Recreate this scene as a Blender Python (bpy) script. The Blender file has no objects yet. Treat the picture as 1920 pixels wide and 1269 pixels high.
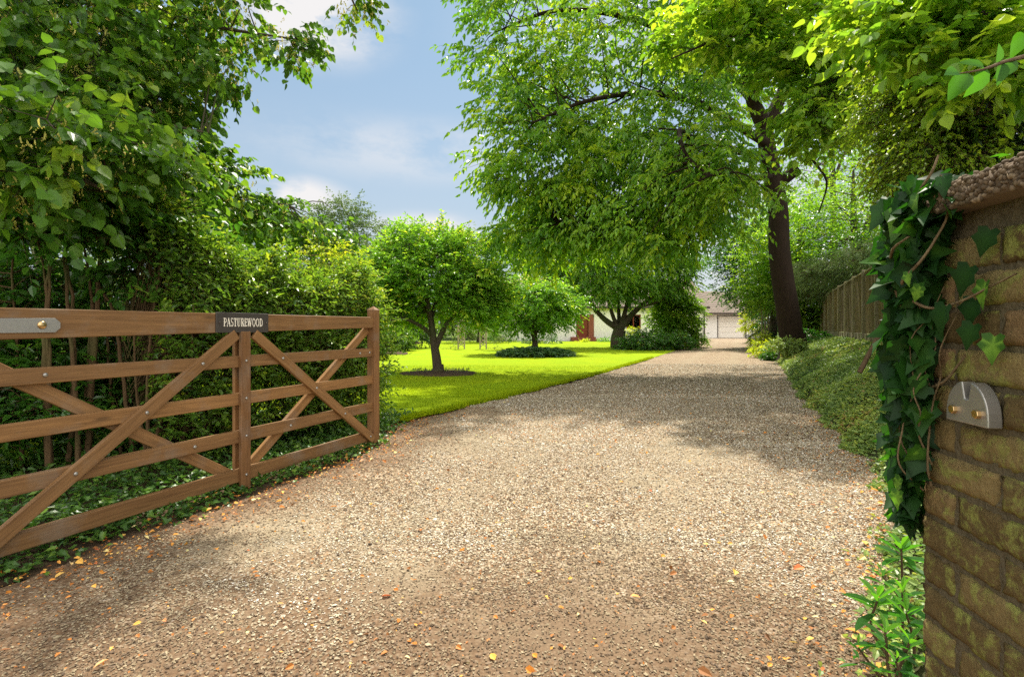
import bpy, bmesh, math
import numpy as np
from mathutils import Vector, Matrix

# ------------------------------------------------------------------ scene, camera, light
S = bpy.context.scene
S.render.engine = 'CYCLES'
S.render.resolution_x, S.render.resolution_y = 1024, 676
EYE = 1.25
cam_d = bpy.data.cameras.new('camera')
cam = bpy.data.objects.new('camera', cam_d)
S.collection.objects.link(cam)
cam.location = (0, 0, EYE)
cam.rotation_euler = (math.radians(90), 0, 0)
cam_d.sensor_width = 36.0
cam_d.lens = 18.75
cam_d.shift_y = -0.0102
cam_d.clip_start, cam_d.clip_end = 0.05, 2000
S.camera = cam

SUN_AZ, SUN_EL = math.radians(9), math.radians(60)
SUN_DIR = Vector((math.sin(SUN_AZ) * math.cos(SUN_EL), math.cos(SUN_AZ) * math.cos(SUN_EL), math.sin(SUN_EL)))
sun_d = bpy.data.lights.new('sun', 'SUN')
sun_d.energy = 4.35
sun_d.angle = math.radians(1.2)
sun_d.color = (1.0, 0.93, 0.80)
sun = bpy.data.objects.new('sun', sun_d)
S.collection.objects.link(sun)
sun.rotation_euler = (-SUN_DIR).to_track_quat('-Z', 'Y').to_euler()
sun.location = (20, 30, 40)

S.view_settings.view_transform = 'Standard'
S.view_settings.look = 'None'
S.view_settings.exposure = 1.02
S.view_settings.gamma = 1.0
S.cycles.max_bounces = 7
S.cycles.diffuse_bounces = 4
S.cycles.glossy_bounces = 2
S.cycles.transmission_bounces = 4
S.cycles.transparent_max_bounces = 4
S.cycles.use_denoising = False
S.cycles.sample_clamp_indirect = 6.0
S.cycles.caustics_reflective = False
S.cycles.caustics_refractive = False


def px_dir(px, py):
    v = Vector(((px - 960) / 1000, 1.0, (615 - py) / 1000))
    return v.normalized()


def make_world():
    w = bpy.data.worlds.new('World')
    S.world = w
    w.use_nodes = True
    nt = w.node_tree
    nt.nodes.clear()
    N, L = nt.nodes.new, nt.links.new
    out = N('ShaderNodeOutputWorld')
    bg = N('ShaderNodeBackground')
    bg.inputs['Strength'].default_value = 0.085
    sky = N('ShaderNodeTexSky')
    sky.sky_type = 'NISHITA'
    sky.sun_disc = False
    sky.sun_elevation = SUN_EL
    sky.sun_rotation = SUN_AZ
    sky.air_density = 1.0
    sky.dust_density = 0.8
    sky.ozone_density = 1.4
    tc = N('ShaderNodeTexCoord')
    nz = N('ShaderNodeTexNoise')
    nz.inputs['Scale'].default_value = 5.5
    nz.inputs['Detail'].default_value = 7
    nz.inputs['Roughness'].default_value = 0.62
    mp = N('ShaderNodeMapping')
    mp.inputs['Scale'].default_value = (1, 1, 2.2)
    L(tc.outputs['Generated'], mp.inputs['Vector'])
    L(mp.outputs['Vector'], nz.inputs['Vector'])
    total = None
    # cloud banks: direction, angular radius (x, z), weight
    for (px, py, rx, rz, wt) in ((575, 5, .15, .085, 1.5), (780, 285, .32, .06, .5), (560, 368, .09, .04, 1.2),
                                 (800, 432, .14, .035, 1.2), (430, 330, .06, .03, .9), (1250, 40, .35, .10, .45),
                                 (1650, 330, .5, .3, .75), (1320, 520, .2, .12, .7)):
        d = px_dir(px, py)
        sub = N('ShaderNodeVectorMath'); sub.operation = 'SUBTRACT'
        L(tc.outputs['Generated'], sub.inputs[0]); sub.inputs[1].default_value = d
        sc = N('ShaderNodeVectorMath'); sc.operation = 'DIVIDE'
        L(sub.outputs[0], sc.inputs[0]); sc.inputs[1].default_value = (rx, rx * 1.5, rz)
        ln = N('ShaderNodeVectorMath'); ln.operation = 'LENGTH'
        L(sc.outputs[0], ln.inputs[0])
        mr = N('ShaderNodeMapRange'); mr.interpolation_type = 'SMOOTHERSTEP'
        L(ln.outputs['Value'], mr.inputs['Value'])
        mr.inputs['From Min'].default_value = 1.3; mr.inputs['From Max'].default_value = 0.0
        mr.inputs['To Min'].default_value = 0.0; mr.inputs['To Max'].default_value = wt
        if total is None:
            total = mr.outputs[0]
        else:
            mx = N('ShaderNodeMath'); mx.operation = 'MAXIMUM'
            L(total, mx.inputs[0]); L(mr.outputs[0], mx.inputs[1]); total = mx.outputs[0]
    nr = N('ShaderNodeMapRange')
    L(nz.outputs['Fac'], nr.inputs['Value'])
    nr.inputs['From Min'].default_value = .38; nr.inputs['From Max'].default_value = .58
    mul = N('ShaderNodeMath'); mul.operation = 'MULTIPLY'; mul.use_clamp = True
    L(total, mul.inputs[0]); L(nr.outputs[0], mul.inputs[1])
    # pale air towards the horizon
    sep = N('ShaderNodeSeparateXYZ'); L(tc.outputs['Generated'], sep.inputs[0])
    hz = N('ShaderNodeMapRange'); hz.interpolation_type = 'SMOOTHSTEP'
    L(sep.outputs['Z'], hz.inputs['Value'])
    hz.inputs['From Min'].default_value = 0.58; hz.inputs['From Max'].default_value = 0.0
    hz.inputs['To Min'].default_value = 0.16; hz.inputs['To Max'].default_value = 0.88
    m1 = N('ShaderNodeMix'); m1.data_type = 'RGBA'
    tn = N('ShaderNodeMix'); tn.data_type = 'RGBA'; tn.blend_type = 'MULTIPLY'
    tn.inputs['Factor'].default_value = 1.0; tn.inputs['B'].default_value = (.64, .79, .75, 1)
    L(sky.outputs[0], tn.inputs['A'])
    L(hz.outputs[0], m1.inputs['Factor']); L(tn.outputs['Result'], m1.inputs['A'])
    m1.inputs['B'].default_value = (3.40, 3.72, 4.25, 1)
    m2 = N('ShaderNodeMix'); m2.data_type = 'RGBA'
    L(mul.outputs[0], m2.inputs['Factor']); L(m1.outputs['Result'], m2.inputs['A'])
    m2.inputs['B'].default_value = (5.3, 5.2, 5.2, 1)
    # added unseen fill light: bright white cloud behind the viewer and overhead
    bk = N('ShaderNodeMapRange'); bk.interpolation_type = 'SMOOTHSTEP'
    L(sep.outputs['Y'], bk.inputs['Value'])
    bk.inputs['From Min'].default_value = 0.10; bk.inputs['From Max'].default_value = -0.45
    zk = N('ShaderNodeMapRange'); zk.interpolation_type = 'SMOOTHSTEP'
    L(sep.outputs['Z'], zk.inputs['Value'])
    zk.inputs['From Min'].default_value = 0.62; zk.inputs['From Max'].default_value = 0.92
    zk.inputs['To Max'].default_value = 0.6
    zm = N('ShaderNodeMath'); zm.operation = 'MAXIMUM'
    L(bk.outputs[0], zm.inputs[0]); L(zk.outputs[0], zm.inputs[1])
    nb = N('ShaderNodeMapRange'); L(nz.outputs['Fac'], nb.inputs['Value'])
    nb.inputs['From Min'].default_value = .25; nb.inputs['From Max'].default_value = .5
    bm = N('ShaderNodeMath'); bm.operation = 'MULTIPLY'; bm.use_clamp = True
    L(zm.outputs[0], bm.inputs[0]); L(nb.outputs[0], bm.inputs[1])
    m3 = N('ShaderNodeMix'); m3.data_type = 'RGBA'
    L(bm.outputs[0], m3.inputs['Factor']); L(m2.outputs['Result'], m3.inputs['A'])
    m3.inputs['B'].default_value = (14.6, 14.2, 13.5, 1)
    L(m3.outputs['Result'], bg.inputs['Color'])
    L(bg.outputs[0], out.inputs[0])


make_world()

# ------------------------------------------------------------------ small maths and mesh helpers
UP = np.array([0., 0., 1.])


def gz(y):
    return 0.005 * y


def at(px, py, Y):
    """world point seen at photo pixel (px, py) at distance Y"""
    return np.array([(px - 960) * Y / 1000, Y, EYE - (py - 615) * Y / 1000])


def nrmz(a):
    return a / np.maximum(np.linalg.norm(a, axis=-1, keepdims=True), 1e-9)


class MB:
    """collects geometry, then links it as ONE mesh object"""

    def __init__(self):
        self.V, self.F, self.var, self.mi, self.n = [], [], [], [], 0

    def add(self, V, F, var=None, mi=0):
        V = np.asarray(V, float).reshape(-1, 3)
        F = np.asarray(F, np.int64)
        if F.ndim == 1:
            F = F.reshape(1, -1)
        self.V.append(V)
        self.F.append(F + self.n)
        self.mi.append(mi)
        if var is None:
            var = np.full(len(V), .5)
        self.var.append(np.broadcast_to(np.asarray(var, float), (len(V),)))
        self.n += len(V)
        return self

    def box(self, lo, hi, var=None, mi=0):
        x0, y0, z0 = lo
        x1, y1, z1 = hi
        V = [(x0, y0, z0), (x1, y0, z0), (x1, y1, z0), (x0, y1, z0), (x0, y0, z1), (x1, y0, z1), (x1, y1, z1), (x0, y1, z1)]
        F = [(0, 3, 2, 1), (4, 5, 6, 7), (0, 1, 5, 4), (1, 2, 6, 5), (2, 3, 7, 6), (3, 0, 4, 7)]
        return self.add(V, F, var, mi)

    def prism(self, poly, lo, hi, axis='y', mi=0):
        """extrude a polygon (a, b) between lo and hi along an axis"""
        n = len(poly)
        V = []
        for c in (lo, hi):
            for a, b in poly:
                V.append({'y': (a, c, b), 'x': (c, a, b), 'z': (a, b, c)}[axis])
        self.add(V, np.arange(n)[::-1], None, mi)
        self.n -= 2 * n
        self.F.append(np.arange(n, 2 * n).reshape(1, -1) + self.n); self.mi.append(mi)
        q = [(i, (i + 1) % n, n + (i + 1) % n, n + i) for i in range(n)]
        self.F.append(np.array(q) + self.n); self.mi.append(mi)
        self.n += 2 * n
        return self

    def tube(self, pts, rad, sides=6, var=None, cap=False):
        pts = np.asarray(pts, float)
        m = len(pts)
        rad = np.broadcast_to(np.asarray(rad, float), (m,))
        T = np.gradient(pts, axis=0)
        T = nrmz(T)
        ref = np.array([1., 0, 0]) if abs(T[0, 0]) < .8 else np.array([0, 1., 0])
        A = nrmz(np.cross(T, ref))
        B = np.cross(T, A)
        an = np.arange(sides) * 2 * math.pi / sides
        R = A[:, None, :] * np.cos(an)[None, :, None] + B[:, None, :] * np.sin(an)[None, :, None]
        V = (pts[:, None, :] + R * rad[:, None, None]).reshape(-1, 3)
        i = np.arange(m - 1)[:, None] * sides
        j = np.arange(sides)[None, :]
        k = (j + 1) % sides
        F = np.stack([i + j, i + k, i + sides + k, i + sides + j], -1).reshape(-1, 4)
        self.add(V, F, var)
        if cap:
            o = self.n - len(V)
            self.F.append((o + np.arange(sides)[::-1]).reshape(1, -1)); self.mi.append(0)
            self.F.append((o + (m - 1) * sides + np.arange(sides)).reshape(1, -1)); self.mi.append(0)
        return self

    def twigs(self, A, B, r0, r1, droop=0.0):
        """many thin three-sided twigs at once"""
        n = len(A)
        if n == 0:
            return self
        T = nrmz(B - A)
        ref = np.where(np.abs(T[:, 2:3]) < .9, UP, np.array([1., 0, 0]))
        X = nrmz(np.cross(T, ref))
        Y = np.cross(T, X)
        M = (A + B) / 2 + np.array([0, 0, 1.]) * np.asarray(droop).reshape(-1, 1) * .25 * np.linalg.norm(B - A, axis=1, keepdims=True)
        rings = []
        for P, r in ((A, r0), (M, (r0 + r1) / 2), (B, r1)):
            for a in (0, 2.094, 4.189):
                rings.append(P + (X * math.cos(a) + Y * math.sin(a)) * np.asarray(r).reshape(-1, 1))
        V = np.stack(rings, 1).reshape(-1, 3)
        f = []
        for s in (0, 3):
            for j in range(3):
                k = (j + 1) % 3
                f.append((s + j, s + k, s + 3 + k, s + 3 + j))
        F = (np.array(f)[None] + np.arange(n)[:, None, None] * 9).reshape(-1, 4)
        return self.add(V, F)

    def leaves(self, tmpl, P, D, Nn, size, width, var):
        tv, tf = tmpl
        tv = np.asarray(tv, float)
        n = len(P)
        if n == 0:
            return self
        D = nrmz(D)
        Nn = nrmz(Nn - D * (Nn * D).sum(1, keepdims=True))
        Sd = np.cross(Nn, D)
        size = np.broadcast_to(np.asarray(size, float), (n,))[:, None, None]
        width = np.broadcast_to(np.asarray(width, float), (n,))[:, None, None]
        V = P[:, None, :] + size * (D[:, None, :] * tv[None, :, 0:1] + Sd[:, None, :] * tv[None, :, 1:2] * width + Nn[:, None, :] * tv[None, :, 2:3])
        k = len(tv)
        vv = np.repeat(var, k)
        if k in LEAF_VEIN:
            vv = np.clip((np.asarray(var)[:, None] + LEAF_VEIN[k][None]).ravel(), 0, 1)
        V = V.reshape(-1, 3)
        groups = {}
        for f in tf:
            groups.setdefault(len(f), []).append(f)
        first = True
        for fl in groups.values():
            F = (np.array(fl)[None] + np.arange(n)[:, None, None] * k).reshape(-1, len(fl[0]))
            if first:
                self.add(V, F, vv)
                base = self.n - len(V)
                first = False
            else:
                self.F.append(F + base); self.mi.append(0)
        return self

    def build(self, name, mats, parent=None, smooth=False, bevel=0.0, loc=None):
        if self.n == 0:
            return None
        V = np.concatenate(self.V)
        if loc is None and parent is not None and parent.get('_w'):
            loc = parent.location
        if loc is not None:
            V = V - np.array(loc)
        me = bpy.data.meshes.new(name)
        loops = np.concatenate([f.ravel() for f in self.F])
        tot = np.concatenate([np.full(len(f), f.shape[1]) for f in self.F])
        mi = np.concatenate([np.full(len(f), m) for f, m in zip(self.F, self.mi)])
        start = np.concatenate([[0], np.cumsum(tot)[:-1]])
        me.vertices.add(len(V)); me.loops.add(len(loops)); me.polygons.add(len(tot))
        me.vertices.foreach_set('co', V.astype(np.float32).ravel())
        me.loops.foreach_set('vertex_index', loops.astype(np.int32))
        me.polygons.foreach_set('loop_start', start.astype(np.int32))
        me.polygons.foreach_set('loop_total', tot.astype(np.int32))
        me.polygons.foreach_set('material_index', mi.astype(np.int32))
        me.polygons.foreach_set('use_smooth', np.full(len(tot), smooth))
        at_ = me.attributes.new('var', 'FLOAT', 'POINT')
        at_.data.foreach_set('value', np.concatenate(self.var).astype(np.float32))
        me.update(calc_edges=True)
        for m in (mats if isinstance(mats, (list, tuple)) else [mats]):
            me.materials.append(m)
        o = bpy.data.objects.new(name, me)
        S.collection.objects.link(o)
        if parent is not None:
            o.parent = parent
        elif loc is not None:
            o.location = loc
        if bevel:
            b = o.modifiers.new('bevel', 'BEVEL')
            b.width = bevel; b.segments = 2; b.limit_method = 'ANGLE'; b.angle_limit = math.radians(40)
        return o


def tag(o, label=None, cat=None, group=None, kind=None):
    for k, v in (('label', label), ('category', cat), ('group', group), ('kind', kind)):
        if v:
            o[k] = v
    return o


def thing(name, label, cat, loc, group=None, rot=0.0):
    o = bpy.data.objects.new(name, None)
    o.empty_display_size = .2
    S.collection.objects.link(o)
    o.location = loc
    o.rotation_euler = (0, 0, rot)
    o['_w'] = rot == 0.0
    return tag(o, label, cat, group)


def smooth_path(pts, n=24):
    """Catmull-Rom through the points"""
    P = np.asarray(pts, float)
    P = np.vstack([2 * P[0] - P[1], P, 2 * P[-1] - P[-2]])
    segs = len(P) - 3
    t = np.linspace(0, segs - 1e-6, n)
    i = t.astype(int)
    u = (t - i)[:, None]
    a, b, c, d = P[i], P[i + 1], P[i + 2], P[i + 3]
    return .5 * ((2 * b) + (-a + c) * u + (2 * a - 5 * b + 4 * c - d) * u ** 2 + (-a + 3 * b - 3 * c + d) * u ** 3)


# leaf shapes: (along, across, lift), two or more faces folded on the midrib
def fold_leaf(prof, fold=.12, curl=-.12):
    """prof: half-outline [(along, half width)] from base to tip"""
    V = [(0, 0, 0)]
    for u, w in prof:
        V.append((u, w, fold * w * 2 + curl * u * u))
    V.append((1, 0, curl))
    k = len(prof)
    for u, w in prof:
        V.append((u, -w, fold * w * 2 + curl * u * u))
    a = tuple(range(1, k + 1))
    b = tuple(range(k + 2, 2 * k + 2))
    return V, [(0,) + tuple(reversed(a + (k + 1,))), (0,) + b + (k + 1,)][::1]


LEAF_OVAL = fold_leaf([(.30, .5), (.70, .36)])
LEAF_LONG = fold_leaf([(.28, .5), (.66, .38)], fold=.10, curl=-.22)
LEAF_HEART = fold_leaf([(-.06, .28), (.16, .52), (.55, .46), (.84, .18)], fold=.06, curl=-.15)
LEAF_FINE = fold_leaf([(.12, .30), (.34, .5), (.60, .45), (.84, .20)], fold=.10, curl=-.20)
LEAF_QUAD = ([(0, 0, 0), (.5, .5, .06), (1, 0, -.05), (.5, -.5, .06)], [(0, 3, 2, 1)])
LEAF_VEIN = {13: np.array([.14, -.10, -.16, .04, -.14, .06, -.04, -.10, -.16, .04, -.14, .06, .26])}
_iv = [(0, 0), (-.13, .20), (-.06, .50), (.14, .42), (.34, .60), (.56, .30), (1.0, 0)]
LEAF_IVY = ([(u, w, .22 * abs(w) - .20 * u * u) for u, w in _iv] + [(u, -w, .22 * abs(w) - .20 * u * u) for u, w in _iv[1:-1]] + [(.3, 0, 0)],
            [(12, 1, 0), (12, 2, 1), (12, 3, 2), (12, 4, 3), (12, 5, 4), (12, 6, 5),
             (12, 0, 7), (12, 7, 8), (12, 8, 9), (12, 9, 10), (12, 10, 11), (12, 11, 6)])


# ------------------------------------------------------------------ materials
def newmat(name):
    m = bpy.data.materials.new(name)
    m.use_nodes = True
    nt = m.node_tree
    nt.nodes.clear()
    out = nt.nodes.new('ShaderNodeOutputMaterial')
    return m, nt, out


def ramp(nt, stops, interp='LINEAR'):
    r = nt.nodes.new('ShaderNodeValToRGB')
    r.color_ramp.interpolation = interp
    e = r.color_ramp.elements
    while len(e) < len(stops):
        e.new(.5)
    for i, (p, c) in enumerate(stops):
        e[i].position = p
        e[i].color = (c[0], c[1], c[2], 1)
    return r


def noise(nt, scale, detail=4, rough=.55, vec=None, dist=0.0):
    n = nt.nodes.new('ShaderNodeTexNoise')
    n.inputs['Scale'].default_value = scale
    n.inputs['Detail'].default_value = detail
    n.inputs['Roughness'].default_value = rough
    n.inputs['Distortion'].default_value = dist
    if vec is not None:
        nt.links.new(vec, n.inputs['Vector'])
    return n


def mixc(nt, fac, a, b, mode='MIX'):
    m = nt.nodes.new('ShaderNodeMix')
    m.data_type = 'RGBA'
    m.blend_type = mode
    for key, v in (('Factor', fac), ('A', a), ('B', b)):
        if isinstance(v, (int, float)):
            m.inputs[key].default_value = v
        elif isinstance(v, tuple):
            m.inputs[key].default_value = v if len(v) == 4 else v + (1,)
        else:
            nt.links.new(v, m.inputs[key])
    return m.outputs['Result']


def objcoord(nt, scale=(1, 1, 1), gen='Object'):
    tc = nt.nodes.new('ShaderNodeTexCoord')
    mp = nt.nodes.new('ShaderNodeMapping')
    mp.inputs['Scale'].default_value = scale
    nt.links.new(tc.outputs[gen], mp.inputs['Vector'])
    return mp.outputs['Vector']


def bump(nt, h, strength, dist, normal=None):
    b = nt.nodes.new('ShaderNodeBump')
    b.inputs['Strength'].default_value = strength
    b.inputs['Distance'].default_value = dist
    nt.links.new(h, b.inputs['Height'])
    return b.outputs['Normal']


def principled(nt, out, color, rough=.6, normal=None, metallic=0.0, spec=.5):
    p = nt.nodes.new('ShaderNodeBsdfPrincipled')
    if isinstance(color, tuple):
        p.inputs['Base Color'].default_value = color if len(color) == 4 else color + (1,)
    else:
        nt.links.new(color, p.inputs['Base Color'])
    if isinstance(rough, (int, float)):
        p.inputs['Roughness'].default_value = rough
    else:
        nt.links.new(rough, p.inputs['Roughness'])
    p.inputs['Metallic'].default_value = metallic
    p.inputs['Specular IOR Level'].default_value = spec
    if normal is not None:
        nt.links.new(normal, p.inputs['Normal'])
    nt.links.new(p.outputs[0], out.inputs[0])
    return p


LEAF_GAIN = 1.5


def leaf_mat(name, stops, trans, tfac=.45, rough=.38, spec=.35):
    """leaf: colour by a per-leaf value, part of the light passes through"""
    m, nt, out = newmat(name)
    a = nt.nodes.new('ShaderNodeAttribute'); a.attribute_name = 'var'
    r = ramp(nt, [(q, tuple(min(.75, x * LEAF_GAIN * w) for x, w in zip(c, (1.15, 1.0, .8)))) for q, c in stops])
    nt.links.new(a.outputs['Fac'], r.inputs[0])
    p = principled(nt, out, r.outputs[0], rough, None, 0, spec)
    tr = nt.nodes.new('ShaderNodeBsdfTranslucent')
    tcol = mixc(nt, 1.0, r.outputs[0], tuple(trans), 'MULTIPLY')
    nt.links.new(tcol, tr.inputs['Color'])
    mx = nt.nodes.new('ShaderNodeMixShader')
    mx.inputs[0].default_value = tfac
    nt.links.new(p.outputs[0], mx.inputs[1]); nt.links.new(tr.outputs[0], mx.inputs[2])
    nt.links.new(mx.outputs[0], out.inputs[0])
    return m


def bark_mat(name, c1, c2, moss=None, scale=14):
    m, nt, out = newmat(name)
    v = objcoord(nt, (1, 1, .22))
    n1 = noise(nt, scale, 6, .65, v, .6)
    n2 = noise(nt, 2.0, 3, .5, objcoord(nt))
    col = mixc(nt, n1.outputs['Fac'], c1, c2)
    if moss:
        mr = nt.nodes.new('ShaderNodeMapRange')
        nt.links.new(n2.outputs['Fac'], mr.inputs[0])
        mr.inputs[1].default_value = .48; mr.inputs[2].default_value = .7
        col = mixc(nt, mr.outputs[0], col, moss)
    principled(nt, out, col, .9, bump(nt, n1.outputs['Fac'], .9, .03), 0, .2)
    return m


M = {}
M['lime'] = leaf_mat('lime_leaf', [(0, (.022, .066, .011)), (.5, (.047, .118, .016)), (.88, (.08, .158, .02)), (1, (.13, .205, .028))], (2.3, 2.2, 1.1), .42, .36)
M['bract'] = leaf_mat('lime_bract', [(0, (.28, .30, .09)), (1, (.45, .44, .18))], (1.2, 1.2, .9), .4, .6, .2)
M['cherry'] = leaf_mat('cherry_leaf', [(0, (.032, .10, .015)), (.45, (.06, .155, .018)), (.8, (.115, .215, .020)), (1, (.18, .27, .02))], (2.2, 2.1, .8), .45, .30)
M['beech'] = leaf_mat('beech_leaf', [(0, (.05, .125, .018)), (.5, (.085, .185, .024)), (1, (.18, .265, .034))], (2.0, 2.0, .8), .5, .34)
M['sprig'] = leaf_mat('sprig_leaf', [(0, (.018, .07, .008)), (.6, (.035, .12, .010)), (1, (.07, .18, .014))], (1.9, 2.0, .7), .5, .4, .25)
M['apple'] = leaf_mat('apple_leaf', [(0, (.04, .12, .018)), (.5, (.075, .19, .022)), (.9, (.15, .29, .03)), (1, (.27, .35, .05))], (2.1, 2.0, .9), .42, .36)
M['hedge'] = leaf_mat('hedge_leaf', [(0, (.030, .08, .014)), (.5, (.065, .14, .02)), (.88, (.12, .21, .028)), (1, (.19, .26, .035))], (2.0, 2.0, .9), .4, .34)
M['golden'] = leaf_mat('golden_leaf', [(0, (.13, .22, .02)), (.6, (.26, .34, .025)), (1, (.36, .38, .04))], (1.8, 1.8, .7), .45, .45)
M['lilac'] = leaf_mat('shrub_leaf', [(0, (.018, .06, .014)), (.6, (.035, .105, .018)), (1, (.07, .16, .02))], (2.2, 2.4, .9), .35, .27, .6)
M['far'] = leaf_mat('far_leaf', [(0, (.06, .11, .045)), (.5, (.095, .16, .055)), (1, (.15, .22, .06))], (1.6, 1.6, .9), .35, .5, .3)
M['fardark'] = leaf_mat('far_dark_leaf', [(0, (.05, .095, .045)), (1, (.085, .14, .06))], (1.4, 1.4, .9), .3, .5, .3)
M['dark'] = leaf_mat('dark_leaf', [(0, (.010, .030, .008)), (.6, (.022, .06, .012)), (1, (.05, .11, .016))], (1.8, 1.9, .8), .3, .35)
M['ivytree'] = leaf_mat('climber_leaf', [(0, (.06, .13, .016)), (.5, (.12, .215, .022)), (1, (.20, .28, .03))], (1.9, 1.8, .8), .45, .42)
M['ivy'] = leaf_mat('ivy_leaf', [(0, (.004, .018, .005)), (.6, (.012, .048, .009)), (.92, (.03, .09, .013)), (1, (.10, .22, .03))], (2.0, 2.6, .8), .3, .48, .22)
M['cover'] = leaf_mat('cover_leaf', [(0, (.06, .12, .036)), (.5, (.12, .195, .06)), (.85, (.20, .28, .07)), (.95, (.26, .32, .06)), (1, (.20, .15, .07))], (1.6, 1.7, .9), .3, .42)
M['floor_ivy'] = leaf_mat('floor_leaf', [(0, (.018, .055, .014)), (.6, (.04, .10, .022)), (1, (.10, .19, .03))], (1.8, 2, .9), .3, .35)
M['hosta'] = leaf_mat('hosta_leaf', [(0, (.03, .075, .04)), (.7, (.06, .13, .06)), (1, (.16, .24, .13))], (1.5, 1.6, 1.), .25, .4)
M['spurge'] = leaf_mat('spurge_leaf', [(0, (.010, .045, .012)), (.6, (.028, .115, .016)), (1, (.075, .20, .02))], (1.8, 2., .8), .4, .32)
M['grass'] = leaf_mat('grass_blade', [(0, (.10, .17, .006)), (.6, (.17, .25, .008)), (1, (.26, .33, .012))], (1.6, 1.6, .7), .4, .8, .05)
M['litter'] = leaf_mat('fallen_leaf', [(0, (.10, .05, .02)), (.35, (.24, .10, .025)), (.6, (.40, .17, .03)), (.8, (.48, .28, .07)), (.93, (.55, .46, .26)), (1, (.40, .07, .02))], (1, 1, 1), .15, .55, .3)
M['bark_dark'] = bark_mat('dark_bark', (.008, .005, .003), (.036, .021, .012))
M['bark'] = bark_mat('grey_bark', (.032, .025, .018), (.11, .085, .058), (.07, .085, .03))
M['bark_brown'] = bark_mat('brown_bark', (.06, .036, .018), (.20, .12, .058), (.10, .11, .035), 20)
M['twig'] = bark_mat('twig_bark', (.07, .045, .025), (.17, .11, .06), None, 25)
M['vine'] = bark_mat('ivy_stem', (.12, .075, .04), (.26, .19, .10), None, 40)


EARTH = [(-1.45, 3.15, .55, .55), (.30, 2.12, .70, .26), (-.55, 2.55, .35, .35), (1.75, 5.3, .6, .8), (1.1, 4.2, .4, .5), (-.35, 5.6, .45, .8)]


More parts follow.
